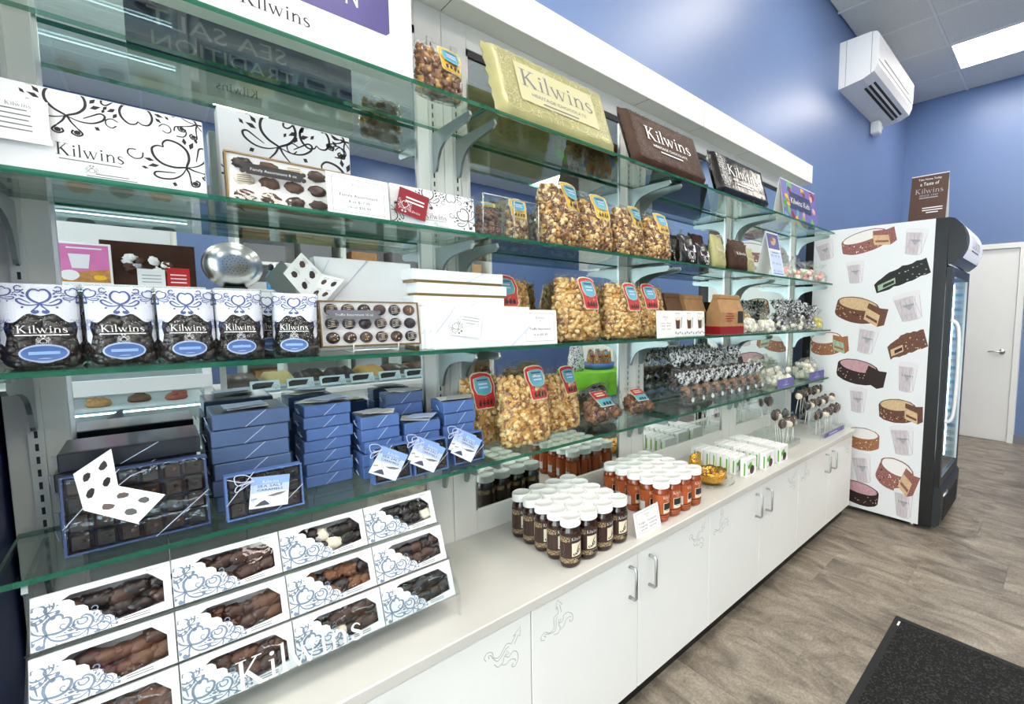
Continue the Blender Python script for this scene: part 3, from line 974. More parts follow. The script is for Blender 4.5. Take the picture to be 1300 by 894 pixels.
# curved lit header
prof = [(-.004, 1.70), (-.030, 1.70), (-.070, 1.735), (-.095, 1.80), (-.095, 1.87), (-.070, 1.935), (-.030, 1.975), (.0, 1.985)]
hd = MB().prism(prof, -.004, LX + .004, 'black_plastic', 'x').build('header', t)
fp = cr([(-.036, 1.708), (-.072, 1.742), (-.0975, 1.80), (-.0975, 1.87), (-.072, 1.93), (-.034, 1.974)], 5)
m = MB()
n = len(fp)
m.add([(.05, a - .001, b) for a, b in fp] + [(LX - .03, a - .001, b) for a, b in fp], [(i, n + i, n + i + 1, i + 1) for i in range(n - 1)], 'header_lit', True)
m.build('lit_panel', hd)
def hmap(x, z):
    for i in range(n - 1):
        if fp[i][1] <= z <= fp[i + 1][1]:
            k = (z - fp[i][1]) / (fp[i + 1][1] - fp[i][1])
            return (x, fp[i][0] + k * (fp[i + 1][0] - fp[i][0]) - .0025, z)
    return (x, -.1, z)
MB().kil(LX / 2, 1.81, .075, hmap, 'ink').bars(LX / 2, 1.79, .3, .008, 1, .02, hmap, 'ink_soft').build('lettering', hd)
gb = MB()
gb.prism([(-.02, .035), (-.045, .06), (-.05, .27), (-.035, .295), (0, .295), (0, .035)], .01, LX - .01, 'dark_grey', 'x')
gr = gb.build('lower_grille', t)
for i in range(7):
    MB().box(.08, LX - .08, -.0525, -.044, .07 + i * .022, .079 + i * .022, 'slot_dark').build('grille_slot', gr)
MB().tube([(.06, -.05, .235), (.12, -.056, .245), (.17, -.05, .245)], .008, 'steel', 8).build('badge', gr)
fo = None
for xx, yy in ((.035, .11), (LX - .04, .11), (.05, LX - .09), (LX - .05, LX - .09)):
    q = MB().lathe([(.014, 0), (.016, .004), (.016, .02), (.008, .03)], 'steel', 12)
    if fo is None: fo = q.build('levelling_foot', t, (xx, yy, 0))
    else: dup(fo, (xx, yy, 0), parent=t)

# prints on the white side: u runs from the back of the fridge to its front
def smap(lift):
    return lambda y, z: (-.0004 - lift, y - FY0, z)
def blob(cx, cz, a, b, rot, n=20, seed=0, jag=.05, a0=0, a1=2 * PI):
    r = random.Random(seed); c, s_ = math.cos(rot), math.sin(rot)
    out = []
    for i in range(n):
        q = a0 + (a1 - a0) * i / (n if a1 - a0 > 6.2 else n - 1)
        k = 1 + r.uniform(-jag, jag)
        x, y = a * k * math.cos(q), b * k * math.sin(q)
        out.append((cx + x * c - y * s_, cz + x * s_ + y * c))
    return out
def print_tub(y0, y1, z0, z1, rot):
    m = MB()
    cy, cz = (y0 + y1) / 2, (z0 + z1) / 2
    w, h = abs(y0 - y1) * .86, (z1 - z0) * .86
    c, s_ = math.cos(rot), math.sin(rot)
    def g(l): 
        F = smap(l)
        return lambda x, z: F(cy - (x * c - z * s_), cz + (x * s_ + z * c))
    m.tri([(-w * .36, -h * .5), (w * .36, -h * .5), (w * .47, h * .36), (-w * .47, h * .36)], [], g(0), 'tub')
    m.tri(blob(0, -h * .48, w * .36, h * .06, 0, 14, 1, 0), [], g(.00005), 'tub')
    m.tri([(-w * .52, h * .34), (w * .52, h * .34), (w * .50, h * .46), (-w * .50, h * .46)], [], g(.0002), 'tub_lid')
    m.tri(blob(0, h * .45, w * .50, h * .07, 0, 18, 1, 0), [], g(.0003), 'tub_lid')
    for k in range(5):
        a = -.34 + k * .17
        m.rib([(w * a, -h * .48), (w * (a + .12), h * .32)], w * .012, g(.0002), 'tub_dark')
        m.rib([(w * a, -h * .48), (w * (a - .12), h * .32)], w * .012, g(.0002), 'tub_dark')
    m.tri([(w * .16, -h * .5), (w * .36, -h * .5), (w * .47, h * .34), (w * .22, h * .34)], [], g(.0001), 'tub_lid')  # lighter side strip: light on the tub, put into the print's colour
    m.tri([(-w * .2, h * .06), (w * .2, h * .06), (0, -h * .16)], [], g(.0004), 'ink_grey')
    m.kil(0, h * .0, h * .085, g(.0006), 'ink_soft')
    m.build('tub_print', side)
def print_cake(y0, y1, z0, z1, rot, body, top, cut='cake_cut', bite=1, seed=1):
    m = MB()
    cy, cz = (y0 + y1) / 2, (z0 + z1) / 2
    w, h = abs(y0 - y1), (z1 - z0)
    c, s_ = math.cos(rot), math.sin(rot)
    def g(l):
        F = smap(l)
        return lambda x, z: F(cy - (x * c - z * s_), cz + (x * s_ + z * c))
    R = random.Random(seed)
    ell = blob(-w * .08, h * .14, w * .42, h * .24, 0, 26, seed, .02)
    low = [(p[0], p[1] - h * .36) for p in blob(-w * .08, h * .14, w * .42, h * .24, 0, 14, seed, .025, PI, 2 * PI)]
    outl = low + blob(-w * .08, h * .14, w * .42, h * .24, 0, 14, seed, .025, 0, PI)
    m.tri(outl, [], g(0), body)
    m.tri(blob(-w * .08, h * .16, w * .38, h * .19, 0, 26, seed, .015), [], g(.0002), top)
    for i in range(34):
        a = R.uniform(PI * 1.05, PI * 1.95); k = R.uniform(.05, .95)
        px, pz = -w * .08 + w * .40 * math.cos(a), h * .14 + h * .22 * math.sin(a) - h * .34 * k
        m.tri(blob(px, pz, w * .014, h * .022, 0, 5, i, .3), [], g(.00015), [top, 'cake_cut', 'cake_dark'][i % 3])
    if bite:
        q = [(w * .10, -h * .06), (w * .36, -h * .22), (w * .50, -h * .16), (w * .50, h * .18), (w * .36, h * .16), (w * .12, h * .26)]
        m.tri(q, [], g(.0003), body)
        m.tri([(w * .10, -h * .28), (w * .38, -h * .44), (w * .38, -h * .06), (w * .10, h * .10)], [], g(.0004), cut)
        m.tri([(w * .13, -h * .20), (w * .36, -h * .33), (w * .36, -h * .25), (w * .13, -h * .12)], [], g(.0005), body)
        m.tri([(w * .38, -h * .44), (w * .50, -h * .34), (w * .50, -h * .02), (w * .38, -h * .06)], [], g(.0004), body)
    m.build('cake_print', side)
def print_bar(y0, y1, z0, z1, rot, body, cut, fill, seed=1):
    m = MB()
    cy, cz = (y0 + y1) / 2, (z0 + z1) / 2
    w, h = abs(y0 - y1), (z1 - z0)
    c, s_ = math.cos(rot), math.sin(rot)
    def g(l):
        F = smap(l)
        return lambda x, z: F(cy - (x * c - z * s_), cz + (x * s_ + z * c))
    R = random.Random(seed)
    up = [(-w * .5 + w * i / 12, h * (.02 + .30 * math.sin(min(1, i / 7) * PI / 2) + R.uniform(-.03, .03))) for i in range(13)]
    dn = [(w * .5 - w * i / 12, -h * (.18 + .16 * (i / 12) + R.uniform(-.03, .03))) for i in range(13)]
    m.tri(dn[::-1] and (up[::-1] + [(a, b) for a, b in dn[::-1]]), [], g(0), body)
    m.tri([(-w * .46, -h * .26), (-w * .12, -h * .18), (-w * .10, h * .02), (-w * .44, -h * .06)], [], g(.0003), cut)
    m.tri([(-w * .36, -h * .20), (-w * .14, -h * .14), (-w * .13, -h * .05), (-w * .34, -h * .10)], [], g(.0005), fill)
    for i in range(26):
        a, b = R.uniform(-.05, .46) * w, R.uniform(-.2, .2) * h
        m.tri(blob(a, b, w * .018, h * .02, 0, 5, i, .3), [], g(.0003), cut if i % 2 else body)
    m.build('cake_print', side)
print_tub(1.374, 1.221, 1.775, 1.93, .25)
print_cake(1.186, .845, 1.81, 1.985, .22, 'cake_red', 'cake_white', seed=2)
print_tub(.805, .655, 1.765, 1.95, -.12)
print_tub(1.152, 1.015, 1.60, 1.77, .08)
print_bar(.968, .638, 1.545, 1.735, .30, 'cake_black', 'mint', 'cake_black', 3)
print_cake(1.208, .869, 1.32, 1.53, -.20, 'cake_brown', 'cake_cut', seed=4)
print_tub(.842, .652, 1.345, 1.55, .28)
print_cake(1.38, 1.11, 1.09, 1.29, .12, 'cake_orange', 'cake_white', 'mint', seed=5)
print_tub(1.065, .908, 1.115, 1.33, -.16)
print_bar(.862, .632, 1.09, 1.31, .28, 'cake_brown', 'cake_cut', 'cake_dark', 6)
print_cake(1.179, .858, .895, 1.10, -.16, 'cake_dark', 'cake_pink', 'cake_dark', seed=7)
print_tub(.80, .665, .88, 1.10, -.04)
print_tub(1.096, .960, .70, .90, .02)
print_cake(.892, .633, .67, .86, .05, 'cake_brown', 'cake_cut', seed=8)
print_cake(1.10, .836, .44, .63, .0, 'cake_orange', 'cake_white', 'cake_orange', bite=0, seed=9)
print_tub(.822, .655, .46, .68, .14)
print_tub(1.053, .905, .21, .44, .16)
print_cake(.880, .633, .20, .46, -.28, 'cake_red', 'cake_white', seed=10)
print_cake(1.12, .818, .045, .24, -.10, 'cake_dark', 'cake_pink', 'cake_dark', bite=0, seed=11)
print_tub(.780, .645, .04, .255, .04)
# tent sign standing on the fridge
def tent(name, label, w, h, dep, faces, loc, rotz, group=None, th=.0022):
    """two hinged leaves, ridge along x; faces(mb, f) prints on the front leaf"""
    t = thing(name, label, 'sign', loc, (0, 0, rotz), group)
    a = math.atan2(dep / 2, h); L = math.hypot(dep / 2, h)
    fl_ = MB().box(-w / 2, w / 2, 0, th, 0, L, 'card_white').build('front_leaf', t, (0, -dep / 2, 0), (-a, 0, 0))
    MB().box(-w / 2, w / 2, -th, 0, 0, L, 'card_white').build('back_leaf', t, (0, dep / 2, 0), (a, 0, 0))
    m = MB()
    faces(m, front(-.0004), w, L)
    m.build('printed_face', fl_)
    return t
def fr_sign(m, f, w, h):
    m.tri([(-w / 2, 0), (w / 2, 0), (w / 2, h), (-w / 2, h)], [], f, 'sign_brown')
    g = front(-.0007)
    m.text('Take Home Today', 0, h * .885, h * .045, g, 'card_white', w=w * .62)
    m.text('a Taste of', 0, h * .77, h * .075, g, 'card_white', w=w * .5)
    m.kil(0, h * .60, h * .105, g, 'ink_grey', w=w * .74)
    m.text('SINCE 1947', 0, h * .53, h * .04, g, 'ink_grey', w=w * .5)
    m.bars(0, h * .49, w * .5, h * .018, 1, .1, g, 'ink_grey')
    m.bars(w * .13, h * .265, w * .55, h * .02, 3, h * .05, g, 'tub_lid', random.Random(2))
tent('tent_sign', 'brown tent sign standing on top of the printed fridge', .205, .295, .10, fr_sign, (3.42, .685, FZ), -PI / 2)

# ------------------------------------------------------------------ bags
class Bag:
    def __init__(s, w, h, d, seed=1, taper=.14, fill=.72, n=2.4, crease=.0018):
        s.w, s.h, s.d, s.taper, s.fill, s.n, s.seed, s.crease = w, h, d, taper, fill, n, seed, crease
    def a(s, v):
        k = 1 - s.taper * max(0, v - .35) / .65
        if v < .1: k *= .90 + .10 * math.sin(v / .1 * PI / 2)
        return s.w / 2 * k
    def b(s, v):
        if v < .15: k = .72 + .28 * math.sin(v / .15 * PI / 2)
        else: k = max(0, math.cos((v - .15) / .85 * PI / 2)) ** .62
        return s.d / 2 * k + .0015
    def y(s, x, z):
        v = min(max(z / s.h, 0), 1)
        q = min(abs(x) / s.a(v), .995)
        return -s.b(v) * (1 - q ** s.n) ** (1 / s.n)
    def f(s, lift=.0012):
        return lambda x, z: (x, s.y(x, z) - lift, z)
    def film(s, m='film', rings=16, seg=28):
        r = random.Random(s.seed)
        V = []; F = []
        for j in range(rings + 1):
            v = j / rings
            a, b = s.a(v) + .001, s.b(v) + .001
            for i in range(seg):
                t_ = 2 * PI * i / seg
                c, sn = math.cos(t_), math.sin(t_)
                x = a * math.copysign(abs(c) ** (2 / s.n), c)
                y = b * math.copysign(abs(sn) ** (2 / s.n), sn)
                z = v * s.h
                if j not in (0,):
                    x += r.uniform(-1, 1) * s.crease; y += r.uniform(-1, 1) * s.crease
                V.append((x, y, z + (r.uniform(-.003, .003) if j == rings else 0)))
        for j in range(rings):
            for i in range(seg):
                F.append((j * seg + i, j * seg + (i + 1) % seg, (j + 1) * seg + (i + 1) % seg, (j + 1) * seg + i))
        F.append(tuple(range(seg - 1, -1, -1)))
        return MB().add(V, F, m, True)
    def fillmesh(s, mats, r0, n, jag=.3, ico=ICO1):
        R = random.Random(s.seed + 7)
        m = MB()
        for k in range(n):
            v = R.uniform(.03, s.fill)
            t_ = R.uniform(0, 2 * PI)
            if R.random() < .55: t_ = R.uniform(PI * 1.02, PI * 1.98)      # favour the front
            c, sn = math.cos(t_), math.sin(t_)
            rr = r0 * R.uniform(.75, 1.25)
            a, b = max(s.a(v) - rr, .002), max(s.b(v) - rr, .001)
            x = a * math.copysign(abs(c) ** (2 / s.n), c) * R.uniform(.9, 1)
            y = b * math.copysign(abs(sn) ** (2 / s.n), sn) * R.uniform(.85, 1)
            m.lump((x, y, max(v * s.h, rr * .9)), rr, R.choice(mats), R, jag, ico)
        # core so that no light shows through
        V = []; F = []
        for j in range(6):
            v = s.fill * j / 5 * .97 + .01
            for i in range(12):
                t_ = 2 * PI * i / 12
                V.append((max(s.a(v) - r0 * 2, .001) * math.cos(t_), max(s.b(v) - r0 * 1.6, .0005) * math.sin(t_), v * s.h))
        for j in range(5):
            for i in range(12):
                F.append((j * 12 + i, j * 12 + (i + 1) % 12, (j + 1) * 12 + (i + 1) % 12, (j + 1) * 12 + i))
        F.append(tuple(range(60, 72)))
        m.add(V, F, mats[-1], True)
        return m

def shape_label(m, f, cx, z0, z1, w, colr, seed=0, g2=None):
    """die cut header card: coloured shield with a blue panel and small dark figures"""
    h = z1 - z0
    o = [(-.40, 0), (.36, 0), (.44, .10), (.46, .45), (.52, .62), (.46, .90), (.30, .97), (0, 1.0), (-.32, .97), (-.47, .90), (-.52, .62), (-.46, .45), (-.44, .08)]
    m.tri([(cx + a * w * 1.08, z0 + (b - .5) * h * 1.06 + h / 2) for a, b in o], [], f(.0010), 'cream')
    m.tri([(cx + a * w, z0 + b * h) for a, b in o], [], f(.0016), colr)
    t_ = [(-.30, .42), (.0, .36), (.30, .42), (.38, .58), (.34, .84), (.15, .90), (-.15, .88), (-.36, .84), (-.38, .58)]
    m.tri([(cx + a * w * 1.1, z0 + (b * 1.02 - .015) * h) for a, b in t_], [], f(.0021), 'cream')
    m.tri([(cx + a * w, z0 + b * h) for a, b in t_], [], f(.0026), 'teal')
    m.bars(cx, z0 + .78 * h, w * .5, h * .035, 1, .1, f(.0031), 'navy')
    m.text('Carmel', cx, z0 + .63 * h, h * .08, f(.0031), 'cream', w=w * .5) if False else m.bars(cx, z0 + .66 * h, w * .42, h * .05, 2, h * .10, f(.0031), 'tag_sky')
    R = random.Random(seed)
    for k in range(4):
        x = cx + (-.26 + k * .17) * w
        m.tri(blob(x, z0 + .13 * h, w * .06, h * .07, 0, 8, seed + k, .2), [], f(.0031), 'ink')
        m.tri(blob(x + .02 * w, z0 + .21 * h, w * .035, h * .03, 0, 7, seed + k, .1), [], f(.0031), 'choc_milk' if k % 2 else 'ink')

def popcorn_bag(label, colr, w, h, d, seed, mats, r0, n, loc, rot, fill=.72, lab=(0, .60, .97, .42), group=None, name='popcorn_bag'):
    b = Bag(w, h, d, seed, fill=fill)
    loc = (loc[0], loc[1], loc[2] + d * .40 * math.sin(-rot[0]))
    t = thing(name, label, 'popcorn bag', loc, rot, group)
    c = b.fillmesh(mats, r0, n).build('popcorn', t)
    c['kind'] = 'stuff'
    b.film().build('clear_bag', t)
    m = MB()
    shape_label(m, lambda l: b.f(l + .0016), lab[0] * w, lab[1] * h, lab[2] * h, lab[3] * w, colr, seed)
    m.build('header_label', t)
    return t
CARA = ['pop_gold', 'pop_cream', 'pop_brown', 'pop_toffee']
CHEESE = ['pop_pale', 'pop_cream', 'pop_gold', 'pop_pale', 'pop_gold', 'pop_toffee', 'pop_gold']
TURT = ['pop_brown', 'pop_gold', 'pop_toffee', 'pop_brown']

# second shelf: yellow label bags
ya = popcorn_bag('tall yellow label popcorn bag next to the clear acrylic box', 'mustard', .170, .225, .12, 11, TURT + ['pop_cream'], .0080, 520, (.960, 1.275, S[2]), (-.06, 0, .03), fill=.90, lab=(.22, .56, 1.0, .46), group='yellow label popcorn bags')
yb = popcorn_bag('yellow label popcorn bag squeezed second from the acrylic box', 'mustard', .165, .215, .11, 12, CARA, .0080, 480, (1.125, 1.29, S[2]), (-.06, 0, -.03), fill=.84, lab=(.12, .56, 1.0, .48), group='yellow label popcorn bags')
dup(ya, (1.290, 1.28, S[2] + .003), (-.06, 0, -.04), 'yellow label popcorn bag third from the acrylic box', scale=(.97, .92, .90))
dup(yb, (1.450, 1.275, S[2] + .003), (-.05, 0, -.06), 'yellow label popcorn bag next to the small black bags', scale=(.98, 1.0, .92))
# top shelf small bag
popcorn_bag('small dark popcorn bag standing between the white sign and the giant green bar', 'mustard', .125, .135, .07, 15, TURT, .0075, 200, (.550, 1.245, S[1]), (-.04, 0, .0), fill=.86, lab=(.22, .48, .97, .52))
# third shelf: red label bags
ra = popcorn_bag('red label popcorn bag beside the stacked flat white boxes', 'red', .20, .225, .11, 21, CHEESE, .0078, 520, (.812, 1.375, S[3]), (-.04, 0, .05), fill=.90, lab=(-.08, .52, .98, .42), group='red label popcorn bags')
rb_ = popcorn_bag('tall red label popcorn bag behind the truffle price card', 'red', .20, .235, .125, 22, CHEESE, .0078, 560, (1.022, 1.262, S[3]), (-.05, 0, .03), fill=.90, lab=(.16, .47, .94, .40), group='red label popcorn bags')
dup(ra, (1.165, 1.388, S[3] + .002), (-.03, 0, -.05), 'red label popcorn bag half hidden behind two others against the mirror', scale=(.95, .9, 1.02))
dup(rb_, (1.240, 1.262, S[3] + .003), (-.05, 0, -.03), 'broad red label popcorn bag in the middle of the third shelf', scale=(.96, 1, .96))
dup(ra, (1.440, 1.300, S[3] + .002), (-.04, 0, -.05), 'red label popcorn bag behind the cocoa packets', scale=(.90, 1, 1.0))
# lowest shelf
dup(ra, (.728, 1.380, S[4] + .002), (-.03, 0, .06), 'red label popcorn bag leaning behind the front one beside the blue boxes', group='red label popcorn bags on the lowest shelf', scale=(.88, .90, 1.06))
rc_ = popcorn_bag('foremost red label popcorn bag beside the blue caramel boxes', 'red', .185, .26, .125, 24, CHEESE, .0080, 600, (.812, 1.268, S[4]), (-.11, 0, -.02), fill=.84, lab=(.22, .55, .96, .44), group='red label popcorn bags on the lowest shelf')
dup(rc_, (.998, 1.330, S[4] + .005), (-.11, 0, .05), 'red label popcorn bag beside the small toffee bags', scale=(.95, .9, .92))
# small toffee bags lying back
def toffee(label, loc, rot, seed):
    b = Bag(.185, .15, .075, seed, taper=.30, fill=.62)
    t = thing('toffee_bag', label, 'candy bag', loc, rot, 'small toffee bags')
    b.fillmesh(['caramel', 'choc_milk', 'pop_toffee', 'choc_light'], .011, 110, .3).build('toffee_pieces', t)['kind'] = 'stuff'
    b.film().build('clear_bag', t)
    m = MB(); F = lambda l: b.f(l + .002)
    def rr(x0, x1, z0, z1, l, mm): m.tri([(x0, z0), (x1, z0), (x1 + .002, z1), (x0 + .002, z1)], [], F(l), mm)
    rr(-.035, .045, .040, .125, .001, 'cream'); rr(-.032, .042, .043, .080, .0016, 'teal'); rr(-.032, .042, .082, .122, .0016, 'red')
    m.bars(.005, .104, .05, .006, 2, .012, F(.0022), 'cream')
    for k in range(3): m.tri(blob(-.012 + k * .017, .053, .006, .008, 0, 8, k, .2), [], F(.0022), 'ink')
    m.build('header_label', t)
    return t
ta = toffee('small toffee bag with red and blue label, foremost beside the popcorn', (1.185, 1.275, S[4] + .018), (-.75, 0, .12), 31)
dup(ta, (1.40, 1.290, S[4] + .016), (-.75, 0, -.05), 'small toffee bag nearest the acrylic bin of chocolate balls', scale=(.82, .9, .85))
dup(ta, (1.27, 1.400, S[4] + .008), (-.3, 0, .05), 'small toffee bag lying behind the other two', scale=(.75, .6, .75))

# third shelf: dark chocolate bags with blue scroll header
def choc_bag(label, w, h, d, loc, rot, seed, group):
    b = Bag(w, h, d, seed, taper=.04, fill=.60, n=2.6, crease=.0013)
    t = thing('chocolate_bag', label, 'candy bag', loc, rot, group)
    b.fillmesh(['bag_choc', 'choc_dark', 'bag_choc'], .011, 95, .25).build('chocolates', t)['kind'] = 'stuff'
    b.film().build('clear_bag', t)
    F = lambda l: b.f(l + .0018)
    m = MB()
    # scalloped white header, wavy lower edge
    hw_ = w * .47
    edge = []
    for i in range(25):
        x = -hw_ + 2 * hw_ * i / 24
        u = abs(x) / hw_
        edge.append((x, h * (.60 - .03 * math.cos(u * 9) - .10 * (u ** 6) + .035 * math.cos(u * 5))))
    for i in range(24):
        (xa, za), (xb, zb) = edge[i], edge[i + 1]
        for q in range(4):
            l0, l1 = q / 4, (q + 1) / 4
            m.add([F(0)(xa, za + (h * .985 - za) * l0), F(0)(xb, zb + (h * .985 - zb) * l0), F(0)(xb, zb + (h * .985 - zb) * l1), F(0)(xa, za + (h * .985 - za) * l1)], [(0, 1, 2, 3)], 'header_film')
    for sx in (-1, 1):
        m.tri([(sx * hw_ * .80, h * .62), (sx * hw_ * .98, h * .66), (sx * hw_ * .99, h * .30), (sx * hw_ * .90, h * .26), (sx * hw_ * .84, h * .36), (sx * hw_ * .90, h * .46)][::sx], [], F(0), 'header_film')
    m.build('header_print', t)
    m = MB()
    cl = (-hw_, hw_, h * .30, h * .97)
    m.scroll(0, h * .79, w * .27, 0, F(.0007), 'scroll_navy', cl, 1.5)
    for sx in (-1, 1):
        m.scroll(sx * w * .42, h * .86, w * .17, sx * .5, F(.0007), 'scroll_navy', cl, 1.5)
        m.scroll(sx * w * .44, h * .50, w * .10, PI / 2 * sx, F(.0007), 'scroll_navy', cl)
    m.build('scroll_print', t)['kind'] = 'stuff'
    m = MB()
    m.kil(0, h * .405, h * .085, F(.0008), 'card_white', w=w * .58)
    m.bars(0, h * .375, w * .62, h * .012, 1, .1, F(.0008), 'card_white')
    m.scroll(0, h * .325, w * .085, PI, F(.0008), 'card_white')
    m.build('lettering', t)
    m = MB()
    m.tri(blob(0, h * .17, w * .29, h * .105, 0, 28, 1, 0), [], F(.0012), 'tag_sky')
    m.tri(blob(0, h * .085, w * .12, h * .03, 0, 14, 1, 0), [], F(.0011), 'tag_sky')
    m.tri(blob(0, h * .17, w * .265, h * .085, 0, 28, 1, 0), [], F(.0018), 'box_blue')
    m.bars(0, h * .155, w * .36, h * .035, 1, .1, F(.0024), 'tag_blue')
    m.build('oval_sticker', t)
    return t
gname = 'dark chocolate bags with scroll headers'
c1 = choc_bag('dark chocolate bag with blue scroll header by the wall panel', .089, .142, .070, (-.125, 1.262, S[3]), (-.05, 0, .10), 41, gname)
dup(c1, (-.036, 1.262, S[3]), (-.05, 0, .06), 'dark chocolate bag with blue scroll header, second from the wall panel', gname)
dup(c1, (.048, 1.258, S[3]), (-.05, 0, .03), 'dark chocolate bag with blue scroll header, third from the wall panel', gname, scale=(.93, .95, 1))
c2 = choc_bag('narrow dark chocolate bag with blue scroll header, fourth from the wall panel', .078, .142, .072, (.126, 1.262, S[3]), (-.04, 0, -.05), 42, gname)
dup(c2, (.178, 1.330, S[3]), (-.04, 0, .1), 'dark chocolate bag half hidden behind its neighbours', gname)
dup(c2, (.222, 1.262, S[3]), (-.04, 0, -.30), 'dark chocolate bag with blue scroll header turned beside the open truffle box', gname, scale=(1.08, 1, .98))

# ------------------------------------------------------------------ top shelf: sign, giant bars, kids sign
t = thing('advert_sign', 'big white two sided sign with purple panel standing at the top shelf edge', 'sign', (.2325, 1.225, S[1]))
w, h, SX = .471, .30, .2325
MB().bev(-w / 2, w / 2, -.03, .03, 0, h, .002, 'card_white').build('sign_body', t)
f = front(-.0304); g = front(-.0308)
MB().tri([(.242 - SX, .078), (.409 - SX, .078), (.417 - SX, .086), (.417 - SX, .27), (.242 - SX, .27)], [], f, 'purple_panel').build('purple_panel', t)
MB().kil(.206 - SX, .030, .027, g, 'ink', w=.110).build('lettering', t)
MB().text('ON', .325 - SX, .112, .05, g, 'card_white', w=.056).build('panel_lettering', t)
bk = lambda l: (lambda u, z: (-u, .0303 + l, z))
MB().tri([(-w / 2 + .001, .066), (w / 2 - .001, .066), (w / 2 - .001, .285), (-w / 2 + .001, .285)], [], bk(0), 'navy').build('back_panel', t)
MB().tri([(-w / 2 + .001, .058), (w / 2 - .001, .058), (w / 2 - .001, .068), (-w / 2 + .001, .068)], [], bk(.0004), 'ink').build('back_rule', t)
MB().text('SEA SALT', SX - .17, .135, .042, bk(.0006), 'ink_grey', w=.27).build('back_lettering', t)
MB().text('TRADITION', SX - .18, .082, .040, bk(.0006), 'ink_grey', w=.28).build('back_lettering', t)
MB().kil(SX - .195, .022, .022, bk(.0004), 'ink', w=.085).build('back_lettering', t)

def giant_bar(name, label, w, h, d, loc, rot, foil, panel, ink, pat=None):
    t = thing(name, label, 'chocolate bar', loc, rot, 'giant wrapped bars')
    # pillow wrapper: flat seams left and right, crimped
    V = []; F = []; nx, nz = 22, 12
    R = random.Random(len(label))
    def prof(u, v):
        e = min(1, (1 - abs(2 * u - 1)) / .10); k = min(1, (1 - abs(2 * v - 1)) / .16)
        return d / 2 * (math.sin(e * PI / 2) ** .8) * (math.sin(k * PI / 2) ** .6)
    for side in (-1, 1):
        for j in range(nz + 1):
            for i in range(nx + 1):
                u, v = i / nx, j / nz
                wob = R.uniform(-.0016, .0016)
                V.append(((u - .5) * w + (.004 * math.sin(v * 40) if i in (0, nx) else 0), side * (prof(u, v) + .0008) + wob * (side == -1) * .6, v * h))
    o = (nx + 1) * (nz + 1)
    for j in range(nz):
        for i in range(nx):
            a = j * (nx + 1) + i
            F.append((a, a + 1, a + nx + 2, a + nx + 1)); F.append((o + a, o + a + nx + 1, o + a + nx + 2, o + a + 1))
    MB().add(V, F, foil, True).build('wrapper', t)
    def fm(l):
        return lambda x, z: (x, -prof(x / w + .5, min(max(z / h, 0.0), 1)) - .003 - l, z)
    if pat:
        m = MB(); cl = (-w * .44, w * .44, h * .08, h * .94)
        for q in range(14 if pat != 'card_white' else 0):
            x = -w * .42 + (q % 7) * w * .14; z = h * (.16 if q < 7 else .86)
            m.scroll(x, z, h * .16, q * 1.3, fm(.0002), pat, cl, .6)
        for q in range(5):
            for x in ((-w * .40, w * .40) if pat != 'card_white' else (-w * .40, -w * .34)): m.scroll(x, h * (.3 + .12 * q), h * .12, q, fm(.0002), pat, cl, .6)
        m.build('wrapper_pattern', t)['kind'] = 'stuff'
    if panel:
        MB().tri([(-w * .32, h * .26), (w * .34, h * .26), (w * .34, h * .80), (-w * .32, h * .80)], [], fm(.0006), panel).build('title_panel', t)
    m = MB()
    m.kil(0.01 * w, h * .48, h * .24, fm(.0014), ink, w=w * .60)
    m.text('HERITAGE CHOCOLATE', 0, h * .36, h * .05, fm(.0014), ink, w=w * .46)
    m.bars(0, h * .29, w * .30, h * .022, 1, .1, fm(.0014), ink)
    m.build('lettering', t)
    return t
LN = -.37
giant_bar('giant_bar', 'giant pale green wrapped bar leaning on the top shelf', .47, .255, .045, (.945, 1.232, S[1] + .008), (LN, 0, 0), 'green_foil', 'green_light', 'ink_soft', 'green_light')
giant_bar('giant_bar', 'giant brown wrapped bar leaning on the top shelf', .475, .245, .05, (1.507, 1.232, S[1] + .009), (LN, 0, 0), 'brown_foil', None, 'card_white', 'brown_pattern')
giant_bar('giant_bar', 'giant black wrapped bar with white swirls on the top shelf', .49, .22, .05, (2.085, 1.232, S[1] + .009), (-.30, 0, 0), 'black_foil', None, 'card_white', 'card_white')
def kids(m, f, w, h):
    g = front(-.0007); k = front(-.001)
    m.tri([(-w / 2, 0), (w / 2, 0), (w / 2, h), (-w / 2, h)], [], f, 'purple')
    m.tri([(-w * .30, h * .30), (w * .30, h * .30), (w * .30, h * .74), (-w * .30, h * .74)], [], g, 'navy')
    m.text('Kilwins Kids', 0, h * .45, h * .16, k, 'card_white', w=w * .54)
    R = random.Random(4)
    for i in range(22):
        x, z = R.uniform(-.46, .46) * w, R.choice((R.uniform(.04, .24), R.uniform(.78, .95))) * h
        if i % 3 == 0: x, z = R.choice((-1, 1)) * R.uniform(.34, .46) * w, R.uniform(.1, .9) * h
        m.tri(blob(x, z, .028, .018, R.uniform(0, 3), 8, i, .3), [], g, R.choice(['mustard', 'green_print', 'deep_red', 'teal', 'pink_print', 'tag_sky']))
tent('tent_sign', 'purple kids tent sign at the end of the top shelf', .50, .235, .08, kids, (2.77, 1.262, S[1]), 0)

